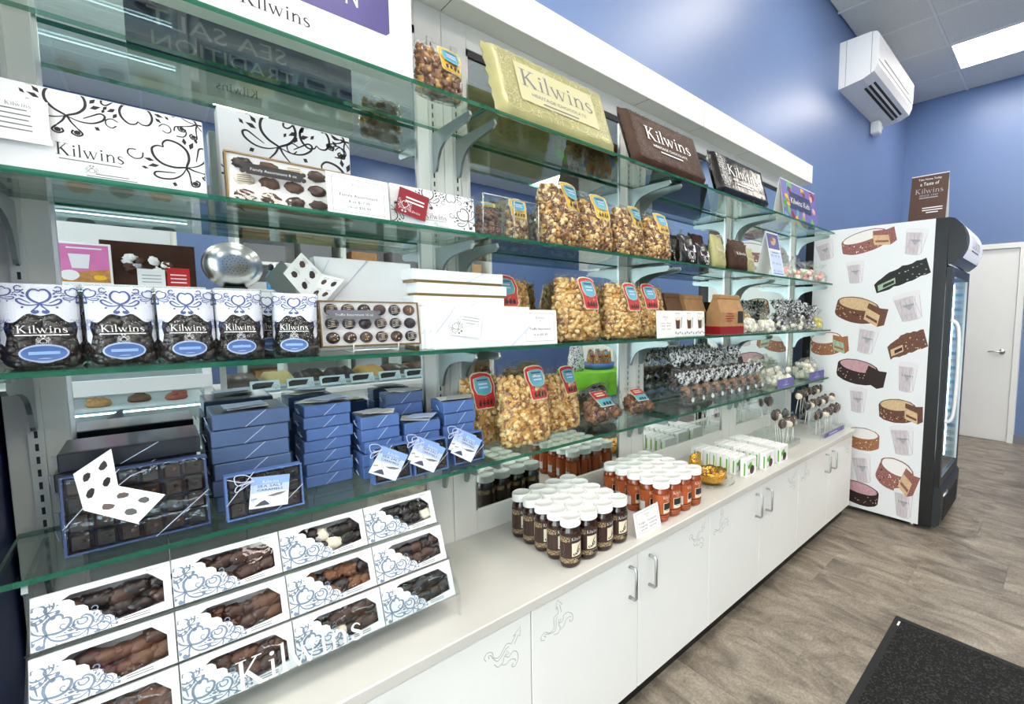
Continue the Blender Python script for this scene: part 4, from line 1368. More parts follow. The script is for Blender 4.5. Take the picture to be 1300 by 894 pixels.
# ------------------------------------------------------------------ cards
def price_card(label, w, h, loc, rot, lines, border=True, name='price_card', group='white price cards'):
    t = thing(name, label, 'price card', loc, rot, group)
    MB().box(-w / 2, w / 2, -.002, 0, 0, h, 'card_white').build('card', t)
    # acrylic foot
    MB().box(-w / 2, w / 2, 0.0002, .003, 0, h, 'acrylic').box(-w / 2, w / 2, -.002, .045, -.0001, .002, 'acrylic').build('acrylic_stand', t)
    f = front(-.0023); m = MB()
    if border:
        a, b = w * .42, h * .40
        P = [(-a, h / 2 - b), (a, h / 2 - b), (a, h / 2 + b), (-a, h / 2 + b), (-a, h / 2 - b)]
        for i in range(4): m.rib([P[i], P[i + 1]], .0008, f, 'ink_soft')
        m.build('border_line', t); m = MB()
    m.kil(0, h * .74, h * .07, f, 'ink_soft')
    m.scroll(0, h * .67, h * .04, PI, f, 'ink_soft')
    for s_, z, hh, ww in lines:
        m.text(s_, 0, h * z, h * hh, f, 'ink', w=w * ww)
    m.build('lettering', t)
    return t
price_card('white price card reading Family Assortment before the open chocolate box', .126, .094, (.345, 1.212, S[2]), (-.10, 0, 0), [('Family Assortment', .47, .075, .62), ('8 oz $17.99', .33, .065, .34), ('16 oz $30.99', .20, .065, .36)])
price_card('white price card reading Truffle Assortment before the red label popcorn', .126, .108, (.832, 1.204, S[3]), (-.06, 0, 0), [('Truffle Assortment', .42, .07, .62), ('16 oz $31.99', .26, .06, .40)])
price_card('small white price card beside the cocoa packets', .115, .112, (1.445, 1.203, S[3]), (-.06, 0, 0), [('Carmel   Cheese', .52, .04, .6), ('8.99   8.99', .42, .04, .5), ('12.99   12.99', .30, .04, .5)], border=False)
price_card('white price card leaning between the dark and the orange jars', .135, .085, (1.158, 1.030, ZTOP), (-.22, 0, .05), [('Fudge   Caramel', .46, .07, .7), ('Topping   Topping', .32, .06, .7), ('$9.99   $9.99', .18, .06, .6)])

# ------------------------------------------------------------------ swirl boxes
def swirl_box(label, w, h, d, loc, rot, seed, kilh=.14, motifs=9, group='white boxes with black scrollwork'):
    t = thing('swirl_box', label, 'gift box', loc, rot, group)
    MB().bev(-w / 2, w / 2, -d / 2, d / 2, 0, h, .0015, 'box_white').build('box', t)
    f = front(-d / 2 - .0003); m = MB(); R = random.Random(seed)
    cl = (-w * .495, w * .495, h * .01, h * .99)
    spots = [(-.08, .80, 0), (.38, .42, .75), (-.47, .30, 2.6), (.19, 1.0, 3.3), (.49, 1.0, -.6)]
    for k, (a, b, r_) in enumerate(spots[:motifs]):
        m.scroll(a * w, b * h, h * (.31 if k == 0 else .34 if k == 1 else .28), r_, f, 'scroll_black', cl, .9)
    m.build('scroll_print', t)['kind'] = 'stuff'
    m = MB()
    m.kil(0, h * .27, h * kilh, f, 'ink', w=w * .26)
    m.bars(0, h * .225, w * .24, h * .012, 1, .1, f, 'ink_soft')
    m.scroll(0, h * .15, h * .05, PI, f, 'ink')
    m.bars(.08 * w, h * .10, w * .22, h * .010, 2, h * .03, f, 'ink_soft', R)
    m.build('lettering', t)
    # swirls on the end of the box as well
    m = MB(); fe = lambda y, z: (w / 2 + .0003, y, z)
    m.scroll(0, h * .5, d * .42, 0, fe, 'scroll_black', (-d * .48, d * .48, 0, h))
    m.build('end_print', t)
    return t
swirl_box('big white gift box with black scrollwork at the end of the second shelf', .288, .146, .05, (-.054, 1.268, S[2]), (-.06, 0, 0), 1)
swirl_box('white gift box with black scrollwork standing behind the open chocolate box', .244, .215, .05, (.242, 1.365, S[2]), (0, 0, 0), 2, .10)
b3 = swirl_box('low white gift box with black scrollwork and a dark red card', .220, .100, .05, (.530, 1.262, S[2]), (-.06, 0, 0), 3)
m = MB()
m.M = Matrix.Translation((-.06, -.031, .052)) @ Matrix.Rotation(.22, 4, 'Y')
m.box(-.036, .036, -.0025, -.0005, -.03, .034, 'deep_red')
fr = front(-.003)
m.bars(.004, .012, .045, .004, 2, .009, fr, 'card_white'); m.scroll(-.018, -.010, .016, 0, fr, 'card_white'); m.kil(.008, -.02, .006, fr, 'card_white')
m.build('red_card', b3)
t = thing('folded_card', 'folded white note card leaning on the big swirl box', 'card', (-.145, 1.232, S[2]), (-.12, 0, 0))
m = MB().box(-.055, .05, -.0006, .0006, .058, .122, 'paper').box(-.055, .052, -.002, -.0012, .05, .060, 'paper').box(-.06, -.05, -.0006, .0006, 0, .06, 'paper')
m.build('leaf', t)
MB().bars(.012, .10, .05, .002, 5, .008, front(-.001), 'ink_soft', random.Random(3)).kil(.02, .106, .006, front(-.001), 'ink_soft').build('handwriting', t)

t = thing('acrylic_box', 'clear acrylic box with a popcorn bag inside, next to the low swirl box', 'display box', (.756, 1.305, S[2]))
ab = MB()
ab.box(-.095, .095, -.07, .07, 0, .003, 'acrylic').box(-.095, .095, -.07, -.067, .003, .122, 'acrylic').box(-.095, .095, .067, .07, .003, .122, 'acrylic')
for xx in (-.095, .006, .092): ab.box(xx, xx + .003, -.067, .067, .003, .122, 'acrylic')
ab.build('walls', t)
rm = MB()
for xx in (-.0935, .0075, .0935):
    rm.tube([(xx, -.0715, .003), (xx, -.0715, .122)], .0016, 'silver_foil', 5)
rm.tube([(-.0935, -.0715, .122), (.0935, -.0715, .122)], .0016, 'silver_foil', 5)
rm.build('polished_edge', t)
popcorn_bag('small yellow label popcorn bag inside the clear acrylic box', 'mustard', .082, .135, .05, 17, CARA, .0075, 120, (.80, 1.285, S[2] + .0035), (0, 0, 0), fill=.66, lab=(0, .55, .98, .7))
popcorn_bag('plain brown popcorn bag in the other half of the acrylic box', 'mustard', .085, .112, .05, 18, ['pop_brown', 'choc_light', 'pop_toffee'], .0075, 120, (.71, 1.300, S[2] + .0035), (0, 0, 0), fill=.85, lab=(0, .86, .98, .5))

# ------------------------------------------------------------------ open chocolate assortments
def choc_piece(kind, R):
    m = MB()
    if kind == 0:      # round with drizzle
        m.lathe([(.0, .0), (.0095, .0), (.0115, .003), (.0108, .007), (.007, .0105), (.0, .0115)], R, 14)
        return m
    return m
def assortment(label, w, h, d, loc, rot, cols, rws, lumps, seed, banner=True):
    t = thing('chocolate_assortment', label, 'chocolate box', loc, rot, 'open chocolate assortments')
    e = .006
    b_ = MB()
    b_.box(-w / 2, w / 2, d - .003, d, 0, h, 'card_white').box(-w / 2, w / 2, 0, d, 0, e * .5, 'gold_edge').box(-w / 2, w / 2, 0, d, h - e * .5, h, 'gold_edge').box(-w / 2, -w / 2 + e * .5, 0, d, e * .5, h - e * .5, 'gold_edge').box(w / 2 - e * .5, w / 2, 0, d, e * .5, h - e * .5, 'gold_edge')
    b_.box(-w / 2 + e * .5, w / 2 - e * .5, .004, d - .003, e * .5, h - e * .5, 'card_white')
    b_.build('tray', t)
    R = random.Random(seed)
    cw, ch = w * .94 / cols, h * .92 / rws
    pal = ['choc_dark', 'choc_milk', 'choc_milk', 'choc_light']
    for r in range(rws):
        for c in range(cols):
            x = -w * .47 + cw * (c + .5); z = h * .04 + ch * (r + .5)
            m = MB(); cm = R.choice(pal)
            rr = min(cw, ch) * .42
            if lumps:
                if R.random() < .12: cm = 'choc_white'
                m.lump((0, 0, 0), rr * 1.05, cm, R, .16, ICO2, (1.15, .5, .85))
                if cm == 'choc_white':
                    for q in range(4): m.tube([(-rr * .8, -rr * .55, -rr * .5 + q * rr * .3), (rr * .8, -rr * .55, -rr * .4 + q * rr * .3)], .0006, 'caramel', 4)
            else:
                m.M = Matrix.Rotation(PI / 2, 4, 'X')
                m.lathe([(rr * .9, -.004), (rr, .0), (rr * .9, rr * .5), (rr * .5, rr * .8), (0, rr * .86)], cm, 16)
                m.M = None
                st = R.random()
                if st < .45:
                    for q in range(-2, 3):
                        m.tube([(-rr * .7, -rr * .62, q * rr * .28 - rr * .1), (0, -rr * .9, q * rr * .28), (rr * .7, -rr * .62, q * rr * .28 + rr * .1)], .0007, 'choc_white', 4)
                elif st < .75:
                    for q in range(12):
                        m.lump((R.uniform(-.5, .5) * rr, -rr * .82, R.uniform(-.5, .5) * rr), rr * .12, R.choice(['choc_white', 'pop_gold', 'choc_light']), R, .2, ICO0)
            m.build('chocolate', t, (x, .003, z))
    if banner:
        z = h * .68
        f = front(-.012); g = front(-.0125); m = MB()
        x0, x1 = (-w * .40, w * .02) if not lumps else (-w * .36, w * .04)
        m.tri([(x0 - .006, z), (x0, z - .011), (x1, z - .011), (x1 + .006, z), (x1, z + .011), (x0, z + .011)], [], f, 'ink_soft' if not lumps else 'ink')
        for xx in (x0 - .006, x1 + .006):
            m.tri(blob(xx, z + .006, .005, .005, 0, 10, 1, .1), [], f, 'ink_soft' if not lumps else 'ink'); m.tri(blob(xx, z - .006, .005, .005, 0, 10, 1, .1), [], f, 'ink_soft' if not lumps else 'ink')
        m.text('Family Assortment 8 oz' if lumps else 'Truffle Assortment 16 oz', (x0 + x1) / 2, z - .003, .006, g, 'card_white', w=(x1 - x0) * .86)
        m.build('banner', t)
    MB().box(-w / 2 + .003, w / 2 - .003, -.0135, -.013, .003, h - .003, 'film_flat').build('clear_cover', t)
    return t
assortment('open box of mixed chocolates on the second shelf behind the Family Assortment card', .225, .108, .022, (.232, 1.250, S[2]), (-.12, 0, 0), 5, 3, True, 5)
a2 = assortment('open box of round truffles in rows on a wire easel', .222, .110, .022, (.377, 1.252, S[3] + .015), (-.14, 0, 0), 6, 3, False, 6)
# wire easel
t = thing('wire_easel', 'small white wire easel holding the truffle box', 'easel', (.377, 1.252, S[3]))
m = MB()
for sx in (-.05, .05):
    m.tube(cr([(sx, .075, .0015), (sx, .0, .0015), (sx, -.012, .006), (sx, -.014, .022)], 4), .0013, 'card_white', 6)
m.tube([(-.05, -.012, .006), (.05, -.012, .006)], .0013, 'card_white', 6).tube([(-.05, .06, .0015), (.05, .06, .0015)], .0013, 'card_white', 6)
m.build('wire', t)

# ------------------------------------------------------------------ plain white boxes, third shelf
def strung(m, w, h, y, mm='string', r=.0008, a=.8):
    """elastic cord across two opposite corners, one piece each"""
    MB().tube([(-w / 2, y, h * .35), (-w / 2 + h * .5, y - .0004, h)], r, mm, 5).build('cord', m)
    MB().tube([(w / 2 - h * .55, y, 0), (w / 2, y - .0004, h * .5)], r, mm, 5).build('cord', m)
t = thing('white_box', 'big plain white gift box standing behind the open truffle box', 'gift box', (.392, 1.372, S[3]))
MB().bev(-.112, .112, -.022, .022, 0, .232, .0015, 'box_white').build('box', t)
strung(t, .224, .232, -.0225)
def pic_card(parent, loc, rot, s, seed):
    """open two leaf card with small chocolate pictures"""
    R = random.Random(seed)
    for k, (a, ty) in enumerate(((.0, -.2), (0, .2))):
        m = MB()
        x0, x1 = (-s, 0) if k == 0 else (0, s)
        m.box(x0, x1, -.0004, .0004, 0, s * 1.02, 'paper')
        f = front(-.0008)
        for i in range(2):
            for j in range(2):
                px, pz = x0 + s * (.3 + .42 * i), s * (.28 + .46 * j)
                m.tri(blob(px, pz, s * .10, s * .08, .4, 7, seed + i * 3 + j + k * 7, .18), [], f, R.choice(['choc_dark', 'choc_milk', 'choc_dark']))
                m.bars(px, pz + s * .13, s * .26, s * .012, 2, s * .03, f, 'ink_grey', R)
        m.build('card_leaf', parent, loc, (rot[0], rot[1], rot[2] + ty))
def quad_leaf(parent, c, seed, name='card_leaf'):
    """thin card between four corners (a b c d), with four small pictures"""
    c = [Vector(q) for q in c]; R = random.Random(seed)
    nn = (c[1] - c[0]).cross(c[3] - c[0]).normalized()
    if nn.y > 0: nn = -nn
    def f(l):
        return lambda u, v: tuple((c[0] * (1 - u) + c[1] * u) * (1 - v) + (c[3] * (1 - u) + c[2] * u) * v + nn * l)
    m = MB()
    F0, F1 = f(.0004), f(-.0004)
    P = [(0, 0), (1, 0), (1, 1), (0, 1)]
    m.add([F0(*p) for p in P] + [F1(*p) for p in P], [(0, 1, 2, 3), (7, 6, 5, 4), (0, 4, 5, 1), (1, 5, 6, 2), (2, 6, 7, 3), (3, 7, 4, 0)], 'paper')
    g = f(.0009)
    for i in range(2):
        for j in range(2):
            pu, pv = .28 + .44 * i, .28 + .44 * j
            m.tri(blob(pu, pv, .12, .11, .3, 7, seed + i + 2 * j, .15), [], g, R.choice(['choc_dark', 'choc_milk', 'choc_dark']))
            m.bars(pu, pv + .17, .3, .012, 2, .04, g, 'ink_grey', R)
    m.build(name, parent)
t = thing('picture_card', 'open white card with chocolate pictures hung on the big white box', 'card', (0, 0, 0))
quad_leaf(t, [(.2551, 1.330, 1.4136), (.216, 1.337, 1.4722), (.2539, 1.343, 1.5246), (.2924, 1.335, 1.4757)], 3)
quad_leaf(t, [(.2928, 1.322, 1.409), (.2551, 1.331, 1.4140), (.2924, 1.336, 1.4757), (.3367, 1.326, 1.465)], 9)
MB().tube([(.29, 1.336, 1.474), (.30, 1.346, 1.49), (.31, 1.349, 1.512)], .0007, 'string', 5).build('cord', t)
# stack of flat white boxes with gold trays
first = None
for k in range(6):
    dx = [.0, .006, -.004, .003, .012, .0][k]
    nm = ['flat white box at the bottom of the stack behind the upright white boxes', 'flat white box second from the bottom of the stack', 'flat white box third from the bottom of the stack', 'flat white box fourth from the bottom, just showing above the upright boxes', 'flat white box second from the top of the stack', 'flat white box on top of the stack beside the red label popcorn'][k]
    t = thing('flat_white_box', nm, 'gift box', (.612 + dx, 1.336, S[3] + .0357 * k), group='flat white boxes with gold trays')
    MB().bev(-.133, .133, -.062, .062, .007, .0355, .001, 'box_white').build('lid', t)
    MB().bev(-.130, .130, -.059, .059, 0, .0068, .001, 'gold_edge').build('tray', t)
    m = MB(); m.tube([(.02, -.0625, .007), (.07, -.0625, .0355)], .0007, 'string', 5); m.build('cord', t)
for k in range(3):
    nm = ['upright white gift box with tag in front of the flat stack', 'upright white gift box second behind the tagged one', 'upright white gift box pressed against the flat stack'][k]
    t = thing('upright_white_box', nm, 'gift box', (.648 - .008 * k, 1.214 + .0215 * k, S[3]), (0, 0, 0), 'upright white boxes')
    hh = .116 - .001 * k
    MB().bev(-.144, .144, -.010, .010, 0, hh, .0012, 'box_white').build('box', t)
    strung(t, .288, hh, -.0105)
    if k == 0:
        tg = MB(); tg.M = Matrix.Translation((-.055, -.0118, .068)) @ Matrix.Rotation(.16, 4, 'Y')
        tg.box(-.045, .04, -.0006, .0006, -.036, .032, 'paper')
        tg.bars(.008, .016, .05, .002, 3, .008, front(-.0009), 'ink_grey', random.Random(2)); tg.scroll(-.028, -.016, .018, .8, front(-.0009), 'scroll_black', None, .7)
        tg.build('tag', t)

# ------------------------------------------------------------------ cocoa packets and kraft bags
for k in range(3):
    t = thing('cocoa_packet', ['white cocoa packet with drink picture next to the small price card', 'white cocoa packet with drink picture in the middle of three', 'white cocoa packet with drink picture next to the kraft bags'][k], 'packet', (1.535 + .080 * k, 1.218, S[3]), (-.05, 0, 0), 'white cocoa packets')
    MB().bev(-.039, .039, -.008, .008, 0, .112, .003, 'card_white').build('packet', t)
    m = MB(); f = front(-.0083); g = front(-.0087)
    m.tri([(-.012, .035), (.012, .035), (.016, .078), (-.016, .078)], [], f, 'choc_light')
    m.tri(blob(0, .079, .018, .008, 0, 14, k, .1), [], g, 'choc_white')
    m.tri([(.017, .04), (.024, .04), (.030, .085), (.024, .085)], [], f, 'mint')
    m.kil(0, .098, .007, f, 'ink_soft')
    for q in range(5): m.tri(blob(-.03 + .015 * q, .015 + .004 * (q % 2), .006, .005, 0, 8, q, .3), [], f, 'ink_grey')
    m.build('front_print', t)
def kraft_bag(label, loc, rot, mm, sc=1.0, band=True):
    t = thing('kraft_bag', label, 'paper bag', loc, rot, 'folded kraft paper bags')
    w, d, h = .20 * sc, .085, .195
    V = [(-w / 2, -d / 2, 0), (w / 2, -d / 2, 0), (w / 2, d / 2, 0), (-w / 2, d / 2, 0),
         (-w / 2, -d / 2, h * .55), (w / 2, -d / 2, h * .55), (w / 2, d / 2, h * .55), (-w / 2, d / 2, h * .55),
         (-w * .47, -.012, h * .93), (w * .47, -.012, h * .93), (w * .47, .012, h * .93), (-w * .47, .012, h * .93)]
    F = [(3, 2, 1, 0), (0, 1, 5, 4), (2, 3, 7, 6), (4, 5, 9, 8), (6, 7, 11, 10), (8, 9, 10, 11), (1, 2, 6, 5), (3, 0, 4, 7), (5, 6, 10, 9), (7, 4, 8, 11)]
    MB().add(V, F, mm).build('bag', t)
    MB().bev(-w * .485, w * .485, -.018, .014, h * .88, h, .004, mm).build('rolled_top', t)
    if band:
        m = MB().box(-w / 2 - .0005, w / 2 + .0005, -d / 2 - .0006, d / 2 + .0006, .002, .040, 'deep_red')
        m.build('red_band', t)
        m = MB(); f = front(-d / 2 - .0004)
        m.tri([(w * .22, .055), (w * .46, .055), (w * .46, .115), (w * .22, .115)], [], f, 'ink')
        m.bars(-w * .12, .10, w * .4, .004, 4, .012, f, 'deep_red', random.Random(1)); m.scroll(-w * .12, .07, .016, 0, f, 'deep_red')
        m.build('front_print', t)
    return t
kb = kraft_bag('large kraft coffee bag with red band nearest the white shredded candy', (1.965, 1.250, S[3]), (0, 0, -.05), 'kraft')
dup(kb, (1.80, 1.345, S[3]), (0, 0, .05), 'kraft coffee bag with red band second from the shredded candy', scale=(.85, .9, .98))
kd = kraft_bag('dark kraft coffee bag third from the shredded candy', (1.66, 1.365, S[3]), (0, 0, .02), 'kraft_dark', .62)
dup(kd, (1.535, 1.375, S[3]), (0, 0, -.03), 'dark kraft coffee bag nearest the red label popcorn', scale=(.9, .9, .98))

# ------------------------------------------------------------------ small cellophane bags
def twist_bag(name, label, w, h, d, mats, loc, rot, seed, r0, n, wrapm='wrap', group=None, sprig='silver_foil', spr=0, cat='candy bag'):
    """bag gathered at the neck with a crinkled fan above"""
    t = thing(name, label, cat, loc, rot, group)
    R = random.Random(seed)
    m = MB()
    for k in range(n):
        a = R.uniform(0, 2 * PI); u = R.random() ** .5; z = R.uniform(.08, .55)
        q = 1 - .35 * (z / .55) ** 2
        m.lump((w * .42 * u * q * math.cos(a), d * .42 * u * q * math.sin(a), max(h * z, r0)), r0 * R.uniform(.8, 1.2), R.choice(mats), R, .2)
    m.build('candy', t)['kind'] = 'stuff'
    V = []; F = []; sg = 18
    prof = [(.48, 0), (.5, .10), (.49, .35), (.36, .55), (.14, .66), (.11, .70), (.22, .80), (.34, .94), (.40, 1.0)]
    for j, (rr, z) in enumerate(prof):
        for i in range(sg):
            a = 2 * PI * i / sg
            k = 1 + (.25 * math.sin(i * 2.1 + seed) if j > 5 else R.uniform(-.04, .04))
            V.append((w * rr * k * math.cos(a), d * rr * k * math.sin(a), h * z + (R.uniform(-.06, .04) * h if j > 6 else 0)))
    for j in range(len(prof) - 1):
        for i in range(sg): F.append((j * sg + i, j * sg + (i + 1) % sg, (j + 1) * sg + (i + 1) % sg, (j + 1) * sg + i))
    MB().add(V, F, wrapm, True).build('wrapper', t)
    if spr:
        V = []; F = []
        for j, (rr, z) in enumerate([(.12, .62), (.20, .68), (.34, .80), (.44, .93), (.46, 1.0)]):
            for i in range(24):
                a = 2 * PI * i / 24; k = 1 + .30 * math.sin(i * 2.6 + j) * (j > 0)
                V.append((w * rr * k * math.cos(a), d * rr * k * math.sin(a), h * (z + .06 * math.sin(i * 1.7) * (j > 1))))
        for j in range(4):
            for i in range(24): F.append((j * 24 + i, j * 24 + (i + 1) % 24, (j + 1) * 24 + (i + 1) % 24, (j + 1) * 24 + i))
        MB().add(V, F, 'swirl_fan', False).build('printed_fan', t)
        m = MB()
        for k in range(spr):
            a = R.uniform(0, 2 * PI); l = R.uniform(.5, 1) * h * .42
            c = Vector((.0, 0, h * .68)); dv = Vector((math.cos(a) * w * .36, math.sin(a) * d * .36, l))
            sd = Vector((-math.sin(a), math.cos(a), R.uniform(-.5, .5))) * w * .10
            p1 = c + dv * .55 + Vector((R.uniform(-1, 1), R.uniform(-1, 1), 0)) * w * .1; p2 = c + dv
            m.add([c, p1 + sd, p2, p1 - sd], [(0, 1, 2, 3)], R.choice([sprig, 'card_white', 'card_white', 'card_grey', 'scroll_black']))
        m.build('ribbon', t)['kind'] = 'stuff'
    return t
# second shelf small packs
def pack(label, w, h, d, loc, rot, mm, pr, seed, group='small packs on the second shelf'):
    t = thing('candy_pack', label, 'candy pack', loc, rot, group)
    b = Bag(w, h, d, seed, taper=.10, fill=.5, crease=.003)
    b.film(mm, 10, 20).build('wrapper', t)
    m = MB(); F = b.f(.004); G = b.f(.0048)
    m.tri([(-w * .34, h * .42), (w * .34, h * .42), (w * .34, h * .66), (-w * .34, h * .66)], [], F, pr)
    m.kil(0, h * .50, h * .09, G, 'ink' if pr == 'card_white' else 'card_white', w=w * .5)
    m.scroll(0, h * .26, w * .24, 0, F, pr)
    m.build('front_print', t)
    return t
pk = pack('black candy pack with white swirls next to the yellow label popcorn', .115, .13, .06, (1.625, 1.240, S[2]), (-.1, 0, 0), 'black_foil', 'card_white', 61)
dup(pk, (1.755, 1.250, S[2]), (-.12, 0, .1), 'black candy pack with white swirls beside the pale green pack', scale=(.95, .9, .85))
dup(pk, (1.665, 1.345, S[2]), (-.1, 0, 0), 'black candy pack standing behind the front black pack', scale=(1.1, .9, 1.15))
pg = pack('pale green foil pack between black and brown packs', .12, .165, .06, (1.895, 1.255, S[2]), (-.12, 0, .1), 'green_foil', 'green_light', 63)
pb = pack('shiny brown foil pack beside the white tent card', .15, .16, .07, (2.055, 1.245, S[2]), (-.1, 0, -.1), 'brown_foil', 'brown_pattern', 64)
dup(pg, (2.205, 1.270, S[2]), (-.1, 0, 0), 'dull green pack half hidden by the white tent card', scale=(.9, .9, .85))
dup(pb, (1.86, 1.37, S[2]), (0, 0, 0), 'brown pack standing against the mirror behind the black packs', scale=(.9, .8, 1.1))
twist_bag('candy_bag', 'clear bag of pink and cream candies behind the black packs', .13, .20, .06, ['candy_pink', 'candy_white', 'caramel'], (1.735, 1.395, S[2]), (0, 0, 0), 71, .014, 26)
t = thing('tall_card_box', 'tall yellow green box behind the yellow label popcorn', 'box', (1.56, 1.39, S[2]))
MB().bev(-.045, .045, -.02, .02, 0, .215, .001, 'green_foil').build('box', t)
MB().bars(0, .16, .05, .006, 4, .02, front(-.0204), 'green_light', random.Random(1)).build('front_print', t)
pk2 = None
def tentp(m, f, w, h):
    g = front(-.0007); k = front(-.001)
    m.tri([(-w * .46, h * .03), (w * .46, h * .03), (w * .46, h * .58), (-w * .46, h * .58)], [], f, 'tag_sky')
    m.tri([(-w * .46, h * .62), (w * .46, h * .62), (w * .46, h * .96), (-w * .46, h * .96)], [], f, 'purple')
    m.tri(blob(0, h * .80, w * .22, h * .09, .3, 14, 2, .15), [], g, 'cake_cut'); m.tri(blob(-w * .12, h * .84, w * .12, h * .05, .3, 12, 3, .15), [], k, 'cake_orange')
    for i in range(3):
        for j in range(3): m.text('Kids'[i:i + 2], (-.26 + .26 * i) * w, h * (.45 - .17 * j), h * .05, g, 'ink_soft', w=w * .16)
    m.bars(0, h * .53, w * .5, h * .02, 1, .1, g, 'ink_soft'); m.bars(0, h * .06, w * .8, h * .02, 1, .1, g, 'purple')
tent('tent_sign', 'white tent card with blue list on the second shelf', .15, .258, .115, tentp, (2.475, 1.278, S[2]), 0)
R_ = random.Random(9)
labs = ['next to the tent card', 'second from the tent card', 'third from the tent card', 'fourth from the tent card', 'at the end of the second shelf']
tb = None
for k in range(5):
    lo = (2.66 + .118 * k, 1.265 + .02 * (k % 2), S[2])
    if tb is None: tb = twist_bag('taffy_bag', 'clear bag of pastel taffy ' + labs[k], .125, .135, .09, ['candy_pink', 'candy_white', 'candy_mint', 'candy_pink'], lo, (0, 0, .2), 81, .016, 24, group='clear bags of pastel taffy')
    else: dup(tb, lo, (0, 0, k * 1.3), 'clear bag of pastel taffy ' + labs[k], scale=(1, 1, .95 + .05 * (k % 2)))
# third shelf right end
twist_bag('candy_bag', 'clear bag of white shredded candy beside the kraft bag', .20, .125, .10, ['candy_white'], (2.20, 1.258, S[3]), (0, 0, 0), 91, .012, 110)
dup_w = twist_bag('candy_bag', 'wide clear bag of white candy lying before the silver bags', .19, .11, .09, ['candy_white'], (2.40, 1.255, S[3]), (0, 0, 0), 92, .012, 100)
twist_bag('candy_bag', 'clear bag of golden candy behind the shredded candy', .13, .16, .07, ['pop_gold', 'candy_yellow'], (2.38, 1.385, S[3]), (0, 0, 0), 93, .016, 26)
kp = None
dup(pb, (2.22, 1.385, S[3]), (0, 0, 0), 'brown foil pack behind the shredded candy', scale=(1.0, .8, 1.05))
SB = None
for k, (xx, yy, s_) in enumerate(((2.58, 1.25, .9), (2.70, 1.32, 1.1), (2.80, 1.25, 1.0), (2.90, 1.33, 1.12), (3.0, 1.26, .92))):
    nm = 'silver ribboned candy bag ' + ['next to the white candy', 'second from the white candy', 'third from the white candy', 'fourth from the white candy', 'next to the yellow candy bag'][k]
    if SB is None: SB = twist_bag('ribbon_bag', nm, .115, .17, .09, ['choc_dark', 'silver_foil', 'candy_white'], (xx, yy, S[3]), (0, 0, 0), 95, .014, 22, group='silver ribboned candy bags', spr=34); SB.scale = (s_, s_, s_)
    else: dup(SB, (xx, yy, S[3]), (0, 0, k * 1.1), nm, scale=(s_, s_, s_))
twist_bag('candy_bag', 'clear bag of yellow candy at the end of the third shelf', .12, .14, .09, ['candy_yellow'], (3.125, 1.262, S[3]), (0, 0, 0), 97, .014, 34)

# ------------------------------------------------------------------ lowest shelf: blue caramel boxes
def tag_print(m, f, g, k, s):
    """square tag with sky, snow and rocks, wordmark on top; centre 0,0"""
    a = s / 2
    for q in range(5):
        z0, z1 = a - s * .13 * q, a - s * .13 * (q + 1)
        m.tri([(-a, z1), (a, z1), (a, z0), (-a, z0)], [], f, ['tag_blue', 'tag_blue', 'tag_sky', 'tag_sky', 'tag_snow'][q])
    m.tri([(-a, -a), (a, -a), (a, a - s * .65), (-a, a - s * .65)], [], f, 'tag_snow')
    m.tri([(-s * .38, -s * .44), (-s * .22, -s * .30), (-s * .12, -s * .26), (-s * .02, -s * .36), (s * .02, -s * .42)], [], g, 'tag_rock')
    m.tri([(-s * .08, -s * .14), (s * .2, -s * .06), (s * .46, -s * .04), (s * .3, -s * .13), (s * .1, -s * .17)], [], g, 'ink_soft')
    m.tri([(-s * .48, -s * .20), (-s * .34, -s * .16), (-s * .30, -s * .20), (-s * .46, -s * .25)], [], g, 'ink_grey')
    m.kil(0, s * .28, s * .10, k, 'card_white')
    m.text('SEA SALT', 0, s * .15, s * .085, k, 'navy', w=s * .66)
    m.text('CARAMELS', 0, s * .035, s * .075, k, 'navy', w=s * .66)
def hang_tag(parent, loc, rot, s, anchor):
    m = MB().box(-s / 2, s / 2, -.0006, .0004, -s / 2, s / 2, 'paper')
    tag_print(m, front(-.0009), front(-.0012), front(-.0014), s)
    tg = m.build('hang_tag', parent, loc, rot)
    m = MB()
    M = Matrix.Translation(loc) @ Euler(rot).to_matrix().to_4x4()
    p = M @ Vector((-s * .42, -.001, s * .40))
    a = Vector(anchor)
    for sg in (1, -1):
        lp = [p, p + Vector((-.012, -.004, .010 * sg + .004)), p + Vector((-.030, -.004, .016 * sg)), p + Vector((-.026, -.003, -.004)), p]
        m.tube(cr([tuple(q) for q in lp], 4), .0009, 'string', 5)
    m.tube([tuple(p), tuple((p + a) / 2 + Vector((0, -.004, -.004))), tuple(a)], .0008, 'string', 5)
    m.tube(cr([tuple(p), tuple(p + Vector((-.008, -.003, -.025))), tuple(p + Vector((-.004, -.003, -.045)))], 4), .0008, 'string', 5)
    m.build('bow', parent)
